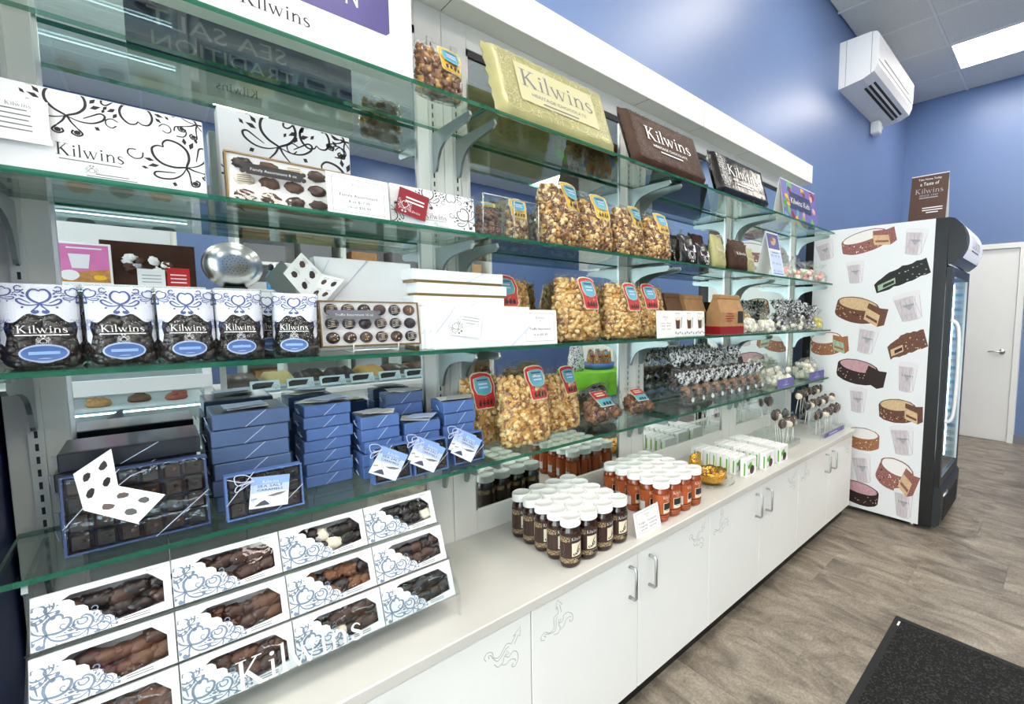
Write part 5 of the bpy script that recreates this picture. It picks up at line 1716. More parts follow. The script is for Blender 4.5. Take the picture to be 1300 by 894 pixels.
def window_caramels(label, w, h, d, loc, rot, cols, rws, mm, group, seed):
    t = thing('caramel_box', label, 'candy box', loc, rot, group)
    e = .0032
    b_ = MB()
    b_.box(-w / 2, w / 2, d - .002, d, 0, h, mm).box(-w / 2, w / 2, 0, d - .002, 0, .002, mm).box(-w / 2, w / 2, 0, d - .002, h - .002, h, mm).box(-w / 2, -w / 2 + .002, 0, d - .002, .002, h - .002, mm).box(w / 2 - .002, w / 2, 0, d - .002, .002, h - .002, mm)
    for a in ((-w / 2, w / 2, 0, e), (-w / 2, w / 2, h - e, h), (-w / 2, -w / 2 + e, e, h - e), (w / 2 - e, w / 2, e, h - e)):
        b_.box(a[0], a[1], -.0008, 0, a[2], a[3], mm)
    b_.build('box', t)
    R = random.Random(seed)
    cw, ch = (w - 2 * e) / cols, (h - 2 * e) / rws
    pc = []
    for r in range(rws):
        for c in range(cols):
            lo = (-w / 2 + e + cw * (c + .5), .012, e + ch * (r + .5))
            if len(pc) < 3:
                m = MB()
                m.bev(-cw * .46, cw * .46, -.009, .009, -ch * .46, ch * .46, min(cw, ch) * .13, ['choc_dark', 'bag_choc', 'choc_dark'][len(pc)])
                m.lump((cw * .1, -.009, ch * .05), cw * .12, 'choc_light' if len(pc) == 2 else 'choc_dark', R, .3, ICO0)
                pc.append(m.build('caramel', t, lo))
            else:
                dup(R.choice(pc), lo, (0, 0, 0), parent=t)
    MB().box(-w / 2 + .002, w / 2 - .002, -.0014, -.0009, .002, h - .002, 'film_flat').build('clear_window', t)
    strung(t, w, h, -.002)
    return t
g4 = 'blue caramel boxes with windows'
LB = -.10
cb1 = window_caramels('largest windowed caramel box, with a folded picture card before it', .183, .138, .03, (-.031, 1.232, S[4] + .004), (LB, 0, 0), 6, 4, 'box_frame', g4, 1)
cb2 = window_caramels('middle size windowed caramel box with a snowy blue tag', .127, .092, .03, (.147, 1.212, S[4] + .004), (LB, 0, 0), 4, 3, 'box_blue', g4, 2)
hang_tag(cb2, (.005, -.008, .046), (-.03, .12, 0), .064, (-.06, 0, .085))
for k, (xx, yy, nm, ry) in enumerate(((.398, 1.222, 'small windowed caramel box with tag nearest the middle size one', .55), (.492, 1.216, 'small windowed caramel box with tag between two like it', .60), (.602, 1.226, 'small windowed caramel box with tag beside the popcorn', .62))):
    o = window_caramels(nm, .088, .090 - .004 * k, .03, (xx, yy, S[4] + .004), (LB, 0, 0), 3, 3, 'box_blue', g4, 3 + k)
    hang_tag(o, (-.012, -.012, .048), (-.02, ry, 0), .068, (-.042, 0, .085))
    if k > 0: hang_tag(o, (-.020, -.006, .060), (-.02, ry - .08, 0), .062, (-.042, 0, .085))
# folded picture card before the largest one
t = thing('picture_card', 'folded white card with caramel pictures before the largest caramel box', 'card', (0, 0, 0))
quad_leaf(t, [(-.0958, 1.208, 1.0433), (-.055, 1.208, 1.0749), (-.0597, 1.218, 1.1407), (-.1037, 1.218, 1.1064)], 5)
quad_leaf(t, [(-.0359, 1.178, 1.009), (.0011, 1.178, 1.0512), (-.055, 1.208, 1.0749), (-.0958, 1.208, 1.0433)], 6)
MB().tube([(-.055, 1.208, 1.075), (-.04, 1.225, 1.085), (-.02, 1.232, 1.09)], .0007, 'string', 5).build('cord', t)
def flat_stack(x0, x1, y0, y1, n, hh, mats, lab, seed, cards=1):
    R = random.Random(seed); base = None
    w, d = x1 - x0, y1 - y0
    for k in range(n):
        nm = ('flat caramel box at the bottom of the stack ' if k == 0 else 'flat caramel box on top of the stack ' if k == n - 1 else 'flat caramel box %s from the bottom of the stack ' % ['', 'second', 'third', 'fourth', 'fifth', 'sixth', 'seventh'][k]) + lab
        lo = ((x0 + x1) / 2 + R.uniform(-.004, .004), (y0 + y1) / 2 + R.uniform(-.003, .003), S[4] + hh * k)
        t = thing('flat_caramel_box', nm, 'candy box', lo, (0, 0, R.uniform(-.03, .03)), 'stacked flat caramel boxes')
        mm = mats[k % len(mats)]
        MB().bev(-w / 2, w / 2, -d / 2, d / 2, .0002, hh * .96, .0015, mm).build('box', t)
        MB().box(-w / 2 + .006, w / 2 - .006, -d / 2 + .006, d / 2 - .006, hh * .962, hh * .975, 'box_black').build('window', t)
        m = MB()
        m.tube([(-w * .1, -d / 2 - .0006, 0.001), (w * .18, -d / 2 - .0006, hh * .95)], .0008, 'string', 5)
        m.build('cord', t); m = MB()
        m.tube([(-w / 2 - .0005, -d * .1, hh * .5), (-w / 2 - .010, -d * .2, hh * .7), (-w / 2 - .006, -d * .3, hh * .3)], .0008, 'string', 5)
        m.build('cord', t)
        if k == n - 1 and cards:
            m = MB()
            for q in range(cards):
                m.M = Matrix.Translation((R.uniform(-.15, .15) * w, R.uniform(-.2, .1) * d, hh * .985 + .0035 * q + .002)) @ Euler((R.uniform(-.03, .03), R.uniform(-.05, .05), R.uniform(-.6, .6))).to_matrix().to_4x4()
                m.box(-.035, .035, -.028, .028, 0, .0008, ['paper', 'card_grey', 'tag_sky'][q % 3])
            m.build('loose_card', t)
flat_stack(-.128, .054, 1.290, 1.428, 5, .0350, ['box_slate', 'box_slate', 'box_black', 'box_black', 'box_black'], 'behind the largest windowed one', 1, 0)
flat_stack(.072, .202, 1.290, 1.428, 6, .0355, ['box_slate'], 'behind the middle size windowed one', 2, 3)
flat_stack(.238, .336, 1.322, 1.428, 7, .0290, ['box_blue'], 'standing free between the tagged boxes', 3, 3)
flat_stack(.352, .442, 1.290, 1.380, 5, .0325, ['box_blue'], 'behind the first small tagged box', 4, 2)
flat_stack(.452, .546, 1.285, 1.375, 4, .0325, ['box_blue'], 'behind the second small tagged box', 5, 3)
flat_stack(.436, .536, 1.386, 1.440, 6, .0335, ['box_blue', 'box_slate'], 'against the mirror', 6, 2)
flat_stack(.562, .654, 1.290, 1.385, 5, .0345, ['box_blue'], 'beside the popcorn', 7, 2)

# ------------------------------------------------------------------ lowest shelf: acrylic bin of chocolate ball bags
t = thing('acrylic_bin', 'long clear acrylic bin holding ribboned chocolate ball bags', 'bin', (2.03, 1.322, S[4]))
MB().box(-.385, .385, -.085, .085, 0, .003, 'acrylic').box(-.385, .385, -.085, -.082, .003, .042, 'acrylic').box(-.385, .385, .082, .085, .003, .09, 'acrylic').box(-.385, -.382, -.082, .082, .003, .042, 'acrylic').box(.382, .385, -.082, .082, .003, .042, 'acrylic').build('tray', t)
MB().box(-.37, .37, .002, .080, .0035, .060, 'acrylic').build('riser', t)
MB().tube([(-.385, -.0835, .042), (.385, -.0835, .042)], .0016, 'acrylic', 6).build('rim', t)
od = ['nearest', 'second from', 'third from', 'fourth from', 'fifth from', 'sixth from', 'seventh from', 'eighth from', 'ninth from']
bb_ = None
for k in range(9):
    nm = 'front row bag of chocolate balls, %s the toffee bags' % od[k]
    lo = (1.695 + .0835 * k, 1.278, S[4] + .0035)
    if bb_ is None:
        bb_ = twist_bag('chocolate_ball_bag', nm, .086, .148, .070, ['choc_dark', 'choc_milk', 'choc_dark', 'pop_toffee'], lo, (-.12, 0, 0), 101, .012, 16, group='front row of chocolate ball bags', spr=80)
        MB().tri(blob(0, .026, .0115, .0115, 0, 16, 1, .03), [], front(-.0375), 'card_white').build('round_sticker', bb_)
    else: dup(bb_, lo, (-.12, 0, .12 * math.sin(k * 2.1)), nm)
cb_ = None
for k in range(7):
    nm = 'back row bag of chocolate balls, %s the toffee bags' % od[k]
    lo = (1.72 + .0855 * k, 1.362, S[4] + .0605)
    if cb_ is None:
        cb_ = twist_bag('chocolate_ball_bag', nm, .086, .185, .070, ['choc_dark', 'choc_milk', 'choc_dark'], lo, (0, 0, 0), 103, .012, 20, group='back row of chocolate ball bags', spr=90)
    else: dup(cb_, lo, (0, 0, .9 * k), nm)
# purple fronted trays
def purple_tray(label, w, loc, rot, seed):
    t = thing('purple_front_tray', label, 'candy tray', loc, rot, 'purple fronted candy trays')
    R = random.Random(seed); d = .15
    MB().box(-w / 2, w / 2, -d / 2, d / 2, 0, .003, 'acrylic').box(-w / 2, -w / 2 + .002, -d / 2, d / 2, .003, .07, 'acrylic').box(w / 2 - .002, w / 2, -d / 2, d / 2, .003, .07, 'acrylic').box(-w / 2, w / 2, d / 2 - .002, d / 2, .003, .10, 'acrylic').build('tray', t)
    MB().box(-w / 2, w / 2, -d / 2 - .002, -d / 2, 0, .052, 'purple').build('purple_front', t)
    m = MB(); f = front(-d / 2 - .0024)
    m.scroll(0, .026, .018, 0, f, 'tag_sky'); m.bars(0, .012, w * .4, .003, 1, .1, f, 'tag_sky'); m.build('front_print', t)
    m = MB()
    for k in range(46):
        m.lump((R.uniform(-.42, .42) * w, R.uniform(-.42, .42) * d, .018 + R.random() ** 1.5 * .085), .017, R.choice(['candy_white', 'candy_white', 'choc_white', 'candy_mint' if k % 9 == 0 else 'candy_white']), R, .22)
    m.build('candy', t)['kind'] = 'stuff'
    b = Bag(w * .92, .135, d * .9, seed, taper=.2, fill=.5, crease=.003)
    b.film('wrap').build('clear_wrap', t, (0, 0, .004))
    return t
purple_tray('purple fronted tray of white candy beside the chocolate ball bin', .215, (2.575, 1.282, S[4]), (0, 0, 0), 1)
purple_tray('purple fronted tray of white candy at the end of the lowest shelf', .245, (3.06, 1.290, S[4]), (0, 0, 0), 2)

# ------------------------------------------------------------------ counter: stepped rack of window boxes
t = thing('acrylic_rack', 'clear stepped acrylic rack holding white window boxes', 'rack', (.164, 1.2, ZTOP))
TL = -.42
rowp = [(1.088, .674), (1.134, .752), (1.190, .830)]      # front lower edges of the three rows
m = MB()
XA, XB = -.168 - .164, .497 - .164
for (y, z) in rowp:
    c, s_ = math.cos(-TL), math.sin(-TL)
    P = [(y - 1.2 - .004 * c, z - ZTOP + .004 * s_ - .0012), (y - 1.2 + .05 * c, z - ZTOP - .05 * s_ - .0012), (y - 1.2 + .05 * c - .002 * s_, z - ZTOP - .05 * s_ - .0035), (y - 1.2 - .004 * c - .002 * s_, z - ZTOP + .004 * s_ - .0035)]
    m.prism(P, XA, XB, 'acrylic', 'x')
m.build('step', t)
for xs in (XA, XB - .003):
    P = [(1.078 - 1.2, 0), (1.078 - 1.2 + .012, 0), (1.10 - 1.2, .04), (1.26 - 1.2, .13), (1.30 - 1.2, 0), (1.312 - 1.2, 0), (1.285 - 1.2, .285), (1.24 - 1.2, .25), (1.08 - 1.2, .06)]
    MB().prism(P, xs, xs + .003, 'acrylic', 'x').build('side_support', t)
lp = MB().box(XA, XB, 0, .0025, 0, .052, 'acrylic').build('front_lip', t, (0, 1.080 - 1.2, .674 - ZTOP + .002), (TL + .1, 0, 0))
MB().kil(-.092, .002, .052, front(-.0006), 'card_white', align='l', w=.205).build('lettering', lp)
# one window box, facing -y, origin at its front lower left corner
BW, BH, BD = .1615, .0855, .043
def window_box(label, loc, seed, piece_mats, group, extra=None):
    t = thing('window_box', label, 'candy box', loc, (TL, 0, 0), group)
    R = random.Random(seed)
    # window outline with the scalloped lower left edge
    a_, b_ = (.20, .80), (.56, .12)
    edge = []
    for i in range(13):
        k = i / 12
        off = .035 * abs(math.sin(k * PI * 4)) * (1 if i not in (0, 12) else 0)
        edge.append((a_[0] + (b_[0] - a_[0]) * k + off * .8, a_[1] + (b_[1] - a_[1]) * k + off * 1.2))
    win = edge + [(.935, .19), (.935, .62), (.82, .87), (.26, .87)]
    win = [(x * BW, z * BH) for x, z in win]
    out = [(0, 0), (BW, 0), (BW, BH), (0, BH)]
    m = MB()
    m.tri(out, [win], front(0), 'box_white')
    n = len(win)
    V = [(x, 0, z) for x, z in win] + [(x, .006, z) for x, z in win]
    m.add(V, [(i, (i + 1) % n, n + (i + 1) % n, n + i) for i in range(n)], 'box_white')
    m.box(0, .001, .0, BD, 0, BH, 'box_white').box(BW - .001, BW, 0, BD, 0, BH, 'box_white').box(.001, BW - .001, 0, BD, 0, .001, 'box_white').box(.001, BW - .001, 0, BD, BH - .001, BH, 'box_white').box(.001, BW - .001, BD - .001, BD, .001, BH - .001, 'box_white')
    m.build('box', t)
    MB().tri([(x, z) for x, z in win], [], front(.0012), 'film_flat').build('window_film', t)
    # blue scrollwork on the corner
    m = MB(); f = front(-.0004); cl = (.001, BW * .60, .001, BH * .80)
    for (x, z, s_, r_) in ((.13, .30, .34, -.75), (.36, .20, .26, .4), (.08, .66, .22, 1.0), (.50, .10, .16, 1.6)):
        m.scroll(x * BW, z * BH, s_ * BH, r_, f, 'scroll_blue', cl, 1.55)
    m.build('scroll_print', t)['kind'] = 'stuff'
    m = MB()
    m.kil(.86 * BW, .905 * BH, .045 * BH, f, 'ink_soft'); m.scroll(.86 * BW, .87 * BH, .025 * BH, PI, f, 'ink_soft')
    m.build('lettering', t)
    MB().bars(.72 * BW, .10 * BH, .2 * BW, .018 * BH, 2, .045 * BH, f, 'ink_soft').build('small_print', t)
    # pieces inside
    for k in range(12):
        u = .22 + .66 * ((k % 6) / 5) + R.uniform(-.03, .03); z = .30 + .34 * (k // 6) + R.uniform(-.06, .06)
        cm = R.choice(piece_mats)
        if extra and k in extra: cm = 'choc_white'
        q = MB().lump((0, 0, 0), .0160 * R.uniform(.9, 1.15), cm, R, .17, ICO1, (1.15, .8, .95))
        for z_ in range(4): q.lump((R.uniform(-.010, .010), -.006, R.uniform(-.009, .009)), .0062, cm, R, .2, ICO1)
        q.build('chocolate', t, (u * BW, .019 + R.uniform(0, .004), min(max(z, .26), .74) * BH))
    return t
rows_ = ['in the bottom rack row, ', 'in the middle rack row, ', 'in the top rack row, ']
cols_ = ['column by the blue wall', 'second column from the blue wall', 'third column from the blue wall', 'column nearest the dark jars']
ml = [[['choc_milk', 'choc_light'], ['choc_light', 'choc_milk'], ['choc_dark', 'choc_milk'], ['choc_dark', 'bag_choc']],
      [['choc_light', 'choc_milk'], ['choc_milk', 'choc_light'], ['bag_choc', 'caramel', 'choc_dark'], ['choc_dark', 'choc_milk']],
      [['choc_milk', 'choc_dark'], ['choc_milk', 'choc_milk'], ['bag_choc', 'choc_dark'], ['bag_choc', 'bag_choc']]]
for r in range(3):
    for c in range(4):
        ex = {(2, 2): (3, 8), (0, 2): (2,), (2, 3): (5,), (1, 3): (1,)}.get((r, c))
        window_box('white window box ' + rows_[r] + cols_[c], (-.162 + .163 * c, rowp[r][0], rowp[r][1]), 200 + r * 7 + c, ml[r][c], 'white window boxes on the stepped rack', ex)

# ------------------------------------------------------------------ counter: jars
def jar(label, loc, body, lab, kind, group):
    t = thing('sauce_jar', label, 'jar', loc, (0, 0, 0), group)
    r = .0318
    MB().lathe([(0.0, 0.0), (.026, 0), (.0300, .003), (r, .010), (r, .108), (.0305, .114), (.027, .121), (.0262, .126), (.0262, .132)], body, 28).build('glass_jar', t)
    L = MB()
    prof = [(.0262, .1265), (.0312, .1268), (.0316, .128)] + [(.0316, .128), (.0316, .148), (.0308, .151), (.029, .1525), (.0285, .1518), (0, .1518)]
    L.lathe(prof, 'lid_white', 32)
    ld = L.build('lid', t)
    cyl = lambda l: (lambda s_, z: ((r + l) * math.cos(s_ / r - PI / 2), (r + l) * math.sin(s_ / r - PI / 2), z))
    def patch(m, s0, s1, z0, z1, l, mm, n=18):
        F = cyl(l)
        V = [F(s0 + (s1 - s0) * i / n, z) for z in (z0, z1) for i in range(n + 1)]
        m.add(V, [(i, i + 1, n + 2 + i, n + 1 + i) for i in range(n)], mm, True)
    hw_ = r * PI * .94
    m = MB(); patch(m, -hw_, hw_, .014, .104, .0004, lab, 40); m.build('label', t)
    m = MB()
    if kind == 0:
        patch(m, -hw_, -.022, .082, .099, .0007, 'check_band'); patch(m, .022, hw_, .082, .099, .0007, 'check_band')
        patch(m, -hw_, hw_, .017, .032, .0007, 'check_band', 40)
        patch(m, -.017, .017, .037, .078, .0007, 'cream', 8)
        m.tri([(-.010, .040), (.0, .042), (.012, .072), (.004, .066)], [], cyl(.001), 'ink'); m.tri(blob(.004, .052, .006, .006, 0, 10, 1, .2), [], cyl(.001), 'choc_dark')
        m.tri(blob(-.008, .044, .006, .004, 0, 10, 1, .2), [], cyl(.001), 'ink')
        m.kil(0, .086, .010, cyl(.0009), 'card_white', w=.036)
        patch(m, .002, .026, .020, .028, .0010, 'ink', 6)
        for sg in (-1, 1):
            m.bars(sg * .052, .074, .030, .0022, 9, .0045, cyl(.0008), 'ink_grey', random.Random(3))
    else:
        m.kil(0, .089, .011, cyl(.0009), 'card_white', w=.038)
        m.scroll(0, .083, .005, PI, cyl(.0009), 'card_white')
        patch(m, -.018, .018, .035, .074, .0007, 'cream', 8)
        patch(m, -.016, .016, .048, .072, .0009, 'ink', 8)
        m.tri(blob(0, .053, .012, .010, 0, 14, 2, .15), [], cyl(.0012), 'choc_milk'); m.tri(blob(.004, .043, .010, .005, 0, 12, 2, .15), [], cyl(.0012), 'choc_white')
        patch(m, -hw_, hw_, .027, .031, .0007, 'label_brown', 40); patch(m, -hw_, hw_, .018, .020, .0007, 'label_brown', 40)
        patch(m, -.062, -.036, .028, .062, .0008, 'tub_lid', 8)
        for sg in (-1, 1):
            m.bars(sg * .052, .076, .026, .002, 6, .0045, cyl(.001), 'cream', random.Random(3))
    m.build('label_print', t)
    return t
JP = .0675
def cluster(x0, y0, lab, cl, *a):
    j0 = None
    for r in range(5):
        for c in range(4):
            lo = (x0 + JP * c, y0 + JP * r, ZTOP)
            nm = lab + ['in the row along the counter edge, ', 'in the second row from the counter edge, ', 'in the middle row, ', 'in the second row from the mirror, ', 'in the row nearest the mirror, '][r] + cl[c]
            if j0 is None: j0 = jar(nm, lo, *a)
            else: dup(j0, lo, (0, 0, random.Random(r * 9 + c).uniform(-.25, .25)), nm)
cluster(.84, 1.070, 'dark sauce jar ', ['nearest the window boxes', 'second from the window boxes', 'second from the orange jars', 'nearest the orange jars'], 'jar_brown', 'label_brown', 0, 'dark sauce jars')
cluster(1.263, 1.066, 'orange sauce jar ', ['nearest the dark jars', 'second from the dark jars', 'second from the gold bowl', 'nearest the gold bowl'], 'jar_orange', 'label_orange', 1, 'orange caramel sauce jars')

# gold foil bowl on a clear dish
t = thing('gold_candy_bowl', 'clear tray with a gold foil bowl of sweets on the counter', 'bowl', (1.70, 1.135, ZTOP))
MB().lathe([(0, .0), (.075, .0), (.105, .018), (.104, .021), (.073, .004), (0, .003)], 'acrylic', 24).build('clear_tray', t)
m = MB(); R = random.Random(4)
V = []; F = []; sg = 24
prof = [(.02, .008), (.05, .012), (.065, .03), (.062, .05), (.068, .064), (.055, .056), (.04, .045), (.0, .042)]
for j, (rr, z) in enumerate(prof):
    for i in range(sg):
        a = 2 * PI * i / sg; k = 1 + R.uniform(-.07, .07) * (0 < j < 6)
        V.append((rr * k * math.cos(a), rr * k * math.sin(a), z + R.uniform(-.004, .004) * (0 < j < 6)))
for j in range(len(prof) - 1):
    for i in range(sg): F.append((j * sg + i, j * sg + (i + 1) % sg, (j + 1) * sg + (i + 1) % sg, (j + 1) * sg + i))
m.add(V, F, 'gold_foil', True).build('foil_bowl', t)
m = MB()
for k in range(14): m.lump((R.uniform(-.04, .04), R.uniform(-.04, .04), .048), .010, R.choice(['caramel', 'gold_foil', 'pop_gold']), R, .25)
m.build('candy', t)['kind'] = 'stuff'
t = thing('gold_foil_pack', 'gold foil sweet pack standing behind the gold bowl', 'candy pack', (1.745, 1.262, ZTOP))
Bag(.085, .105, .05, 5, taper=.3, crease=.004).film('gold_foil', 10, 20).build('foil', t)

# white boxes with green and brown print
def sprig_box(label, loc):
    t = thing('white_green_box', label, 'candy box', loc, (0, 0, 0), 'small white boxes with green print')
    w, h, d = .098, .086, .034
    MB().bev(-w / 2, w / 2, 0, d, 0, h, .0028, 'card_white').build('box', t)
    m = MB(); f = front(-.0003); g = front(-.0006)
    m.tri(blob(.006, .030, .020, .022, 0, 14, 2, .06), [], f, 'choc_milk'); m.tri(blob(.010, .036, .014, .014, 0, 12, 3, .1), [], g, 'choc_dark')
    m.tri([(-.016, .040), (-.020, .064), (.0, .072), (.004, .052)], [], g, 'green_print'); m.tri([(-.028, .036), (-.034, .056), (-.016, .060), (-.012, .044)], [], f, 'green_print')
    m.kil(.006, .076, .005, f, 'ink_grey'); m.bars(-.02, .018, .03, .002, 3, .004, f, 'ink_grey', random.Random(1))
    m.build('front_print', t)
    MB().box(-w / 2 - .0004, -w / 2 - .0001, .004, .012, .01, .07, 'green_print').build('side_print', t)
    return t
w0 = None
for c, xc in enumerate((1.915, 2.075, 2.22)):
    for r in range(8):
        y = [1.055, 1.040, 1.036][c] + .0385 * r + (.02 if (c == 0 and r > 0) else 0)
        if y > 1.38: continue
        nm = 'foremost white box with green print in the row ' if r == 0 else 'green print white box, %s behind the foremost in the row ' % ['', 'next', 'second', 'third', 'fourth', 'fifth', 'sixth', 'seventh'][r]
        nm += ['beside the gold bowl', 'between two others like it', 'nearest the lollipops'][c]
        if w0 is None: w0 = sprig_box(nm, (xc, y, ZTOP))
        else: dup(w0, (xc + .003 * math.sin(r * 5), y, ZTOP), (0, 0, .02 * math.sin(r * 3 + c)), nm)

# lollipops in clear stands
def pop(label, loc, rot, kind, L, group):
    t = thing('chocolate_lollipop', label, 'lollipop', loc, rot, group)
    R = random.Random(kind + 5)
    MB().tube([(0, 0, 0), (0, 0, L)], .0022, 'stick', 6).build('stick', t)
    m = MB()
    if kind == 0:
        m.lump((0, 0, L + .018), .029, 'choc_milk', R, .06, ICO2, (1, .45, 1))
    elif kind == 1:
        m.lump((0, 0, L + .015), .025, 'choc_dark', R, .08, ICO2, (.9, .8, 1.15)); m.lump((0, 0, L + .042), .009, 'choc_dark', R, .1, ICO1)
    else:
        m.lump((0, 0, L + .012), .022, 'choc_white', R, .1, ICO2); m.lump((.006, 0, L + .032), .019, 'choc_milk', R, .12, ICO2)
    m.build('chocolate_head', t)
    m = MB()
    V = []; F = []
    pr = [(.006, L - .030), (.004, L - .014), (.020, L), (.029, L + .016), (.024, L + .036), (.004, L + .048)]
    for j, (rr, z) in enumerate(pr):
        for i in range(12):
            a = 2 * PI * i / 12; k = 1 + R.uniform(-.15, .15)
            V.append((rr * k * math.cos(a), rr * .8 * k * math.sin(a), z))
    for j in range(5):
        for i in range(12): F.append((j * 12 + i, j * 12 + (i + 1) % 12, (j + 1) * 12 + (i + 1) % 12, (j + 1) * 12 + i))
    m.add(V, F, 'wrap', True).build('clear_wrapper', t)
    return t
def stand(label, loc, w, d, steps, sign=False):
    t = thing('lollipop_stand', label, 'stand', loc)
    m = MB()
    for k, (y0, y1, z) in enumerate(steps):
        m.box(-w / 2, w / 2, y0, y1, z - .004, z, 'acrylic')
        m.box(-w / 2, w / 2, y0, y0 + .003, 0 if k == 0 else steps[k - 1][2], z - .004, 'acrylic')
    m.box(-w / 2, -w / 2 + .003, -d / 2, d / 2, 0, .03, 'acrylic').box(w / 2 - .003, w / 2, -d / 2, d / 2, 0, .03, 'acrylic')
    m.build('clear_steps', t)
    if sign:
        s_ = MB().box(-w / 2 + .06, w / 2 - .05, -d / 2 - .006, -d / 2 - .004, .002, .030, 'purple')
        f = front(-d / 2 - .0063)
        s_.bars(-.02, .012, w * .3, .006, 1, .1, f, 'tag_sky'); s_.tri(blob(w * .26, .016, .016, .010, 0, 10, 1, .2), [], f, 'choc_light'); s_.tri(blob(-w * .28, .016, .014, .010, 0, 10, 2, .2), [], f, 'choc_milk')
        s_.build('purple_label', t)
    return t
stand('small clear stand of lollipops next to the white green boxes', (2.515, 1.185, ZTOP), .20, .13, [(-.065, .065, .030)])
stand('large stepped lollipop stand with purple label beside the fridge', (2.985, 1.165, ZTOP), .44, .21, [(-.105, -.035, .030), (-.035, .035, .085), (.035, .105, .14)], True)
stand('small clear stand of round lollipops against the mirror', (2.66, 1.365, ZTOP), .18, .10, [(-.05, .05, .030)])
P0 = {}
def putpop(kind, x, y, z, L, lab, grp, R):
    rot = (R.uniform(-.14, .14), R.uniform(-.16, .16), R.uniform(-.4, .4))
    k = (kind, L)
    if k not in P0: P0[k] = pop(lab, (x, y, z), rot, kind, L, grp)
    else: dup(P0[k], (x, y, z), rot, lab, grp)
R = random.Random(12)
kn = ['round flat milk chocolate lollipop', 'dark chocolate lollipop with a knob', 'white and brown marshmallow lollipop']
for k in range(9):
    kd_ = (k * 2) % 3
    putpop(kd_, 2.45 + .033 * (k % 5) + R.uniform(-.004, .004), 1.150 + .045 * (k // 5) + R.uniform(-.004, .004), ZTOP + .028, .10 if k < 5 else .135, kn[kd_] + ' in the small clear stand', 'lollipops in the small stand', R)
for k in range(4):
    putpop(0, 2.605 + .040 * k, 1.355 + .016 * (k % 2), ZTOP + .028, .17, 'round flat milk chocolate lollipop in the stand against the mirror', 'lollipops against the mirror', R)
for r, (yy, zz) in enumerate(((1.095, .030), (1.165, .085), (1.235, .14))):
    for k in range(8):
        kd_ = (k + r) % 3
        putpop(kd_, 2.80 + .053 * k + R.uniform(-.006, .006), yy + R.uniform(-.01, .01), ZTOP + zz - .002, .10, kn[kd_] + ' in the %s step of the purple label stand' % ['front', 'middle', 'back'][r], 'lollipops in the stepped stand', R)

# ------------------------------------------------------------------ the other side of the shop, seen in the mirrors
t = thing('pastry_case', 'white glass fronted pastry case across the aisle', 'display case', (-.55, -1.45, 0))
hx, hy = .80, .38
MB().bev(-hx, hx, -hy, hy, 0, .52, .004, 'white_laminate').build('base', t)
fb = MB()
for xx in (-hx, -.0, hx - .04):
    fb.box(xx, xx + .04, hy - .04, hy, .52, 1.50, 'card_white').box(xx, xx + .04, -hy, -hy + .04, .52, 1.50, 'card_white')
fb.build('post', t)
MB().bev(-hx, hx, -hy, hy, 1.50, 1.53, .003, 'card_white').build('top', t)
MB().box(-hx, hx, hy - .012, hy + .012, .90, .985, 'card_white').build('front_rail', t)
for z in (.60, .80, 1.05, 1.28):
    MB().box(-hx + .03, hx - .03, -hy + .03, hy - .06, z - .012, z, 'card_white').build('case_shelf', t)
MB().box(-hx, hx, hy - .008, hy - .002, .52, 1.50, 'door_glass').build('front_glass', t)
MB().box(-hx + .02, hx - .02, -hy, -hy + .01, .52, 1.50, 'white_panel').build('back_panel', t)
for z in (.785, 1.035, 1.265, 1.49):
    MB().box(-hx + .06, hx - .06, hy - .075, hy - .065, z - .008, z - .001, 'led').build('light_strip', t)  # glowing strips added inside the case to brighten it
R = random.Random(77)
pz = {}
n_ = 0
for z, zn in ((.60, 'bottom'), (.80, 'second'), (1.05, 'third'), (1.28, 'top')):
    for k in range(9):
        mm = R.choice(['cookie', 'cookie', 'cookie_red', 'choc_milk', 'caramel', 'choc_light'])
        lo = (-.55 - hx + .12 + .165 * k, -1.45 + R.uniform(.02, .22), z + .0005)
        if (mm) not in pz:
            o = thing('pastry', 'x', 'pastry', lo)
            m = MB().lathe([(.0, 0), (.045, 0), (.055, .012), (.048, .035), (.02, .05), (0, .052)], mm, 14)
            for q in range(5): m.lump((R.uniform(-.03, .03), R.uniform(-.03, .03), .042), .014, mm, R, .2)
            m.build('crust', o); pz[mm] = o
        else:
            o = dup(pz[mm], lo, (0, 0, R.uniform(0, 6)))
        o['label'] = {'cookie': 'golden', 'cookie_red': 'reddish', 'choc_milk': 'chocolate brown', 'caramel': 'caramel brown', 'choc_light': 'light chocolate'}[mm] + ' pastry on the %s shelf of the pastry case' % zn
        o['group'] = 'pastries in the pastry case'
# things standing on the pastry case
t = thing('pink_poster', 'pink framed poster with an ice cream cup on the pastry case', 'poster', (-.235, -1.22, 1.5305), (.06, 0, PI))
MB().bev(-.10, .10, -.008, .008, 0, .235, .002, 'card_white').build('frame', t)
m = MB(); f = front(-.0085); g = front(-.0089)
m.tri([(-.09, .012), (.09, .012), (.09, .224), (-.09, .224)], [], f, 'pink_poster')
m.tri([(-.09, .012), (.09, .012), (.09, .06), (-.09, .09)], [], g, 'cookie')
m.tri([(-.01, .09), (.05, .09), (.06, .17), (-.02, .17)][::1], [], front(-.0093), 'tub_lid')
m.tri(blob(.06, .05, .035, .03, 0, 14, 1, .05), [], front(-.0095), 'tub_lid'); m.tri(blob(-.05, .04, .025, .015, 0, 12, 1, .1), [], front(-.0095), 'mustard')
m.bars(0, .20, .13, .008, 1, .1, g, 'card_white')
m.build('print', t)
t = thing('brown_gift_box', 'brown patterned gift box with crinkled white wrap on the pastry case', 'gift box', (.02, -1.30, 1.5305), (0, 0, PI))
MB().bev(-.20, .20, -.06, .06, 0, .265, .003, 'brown_foil').build('box', t)
R = random.Random(3); m = MB()
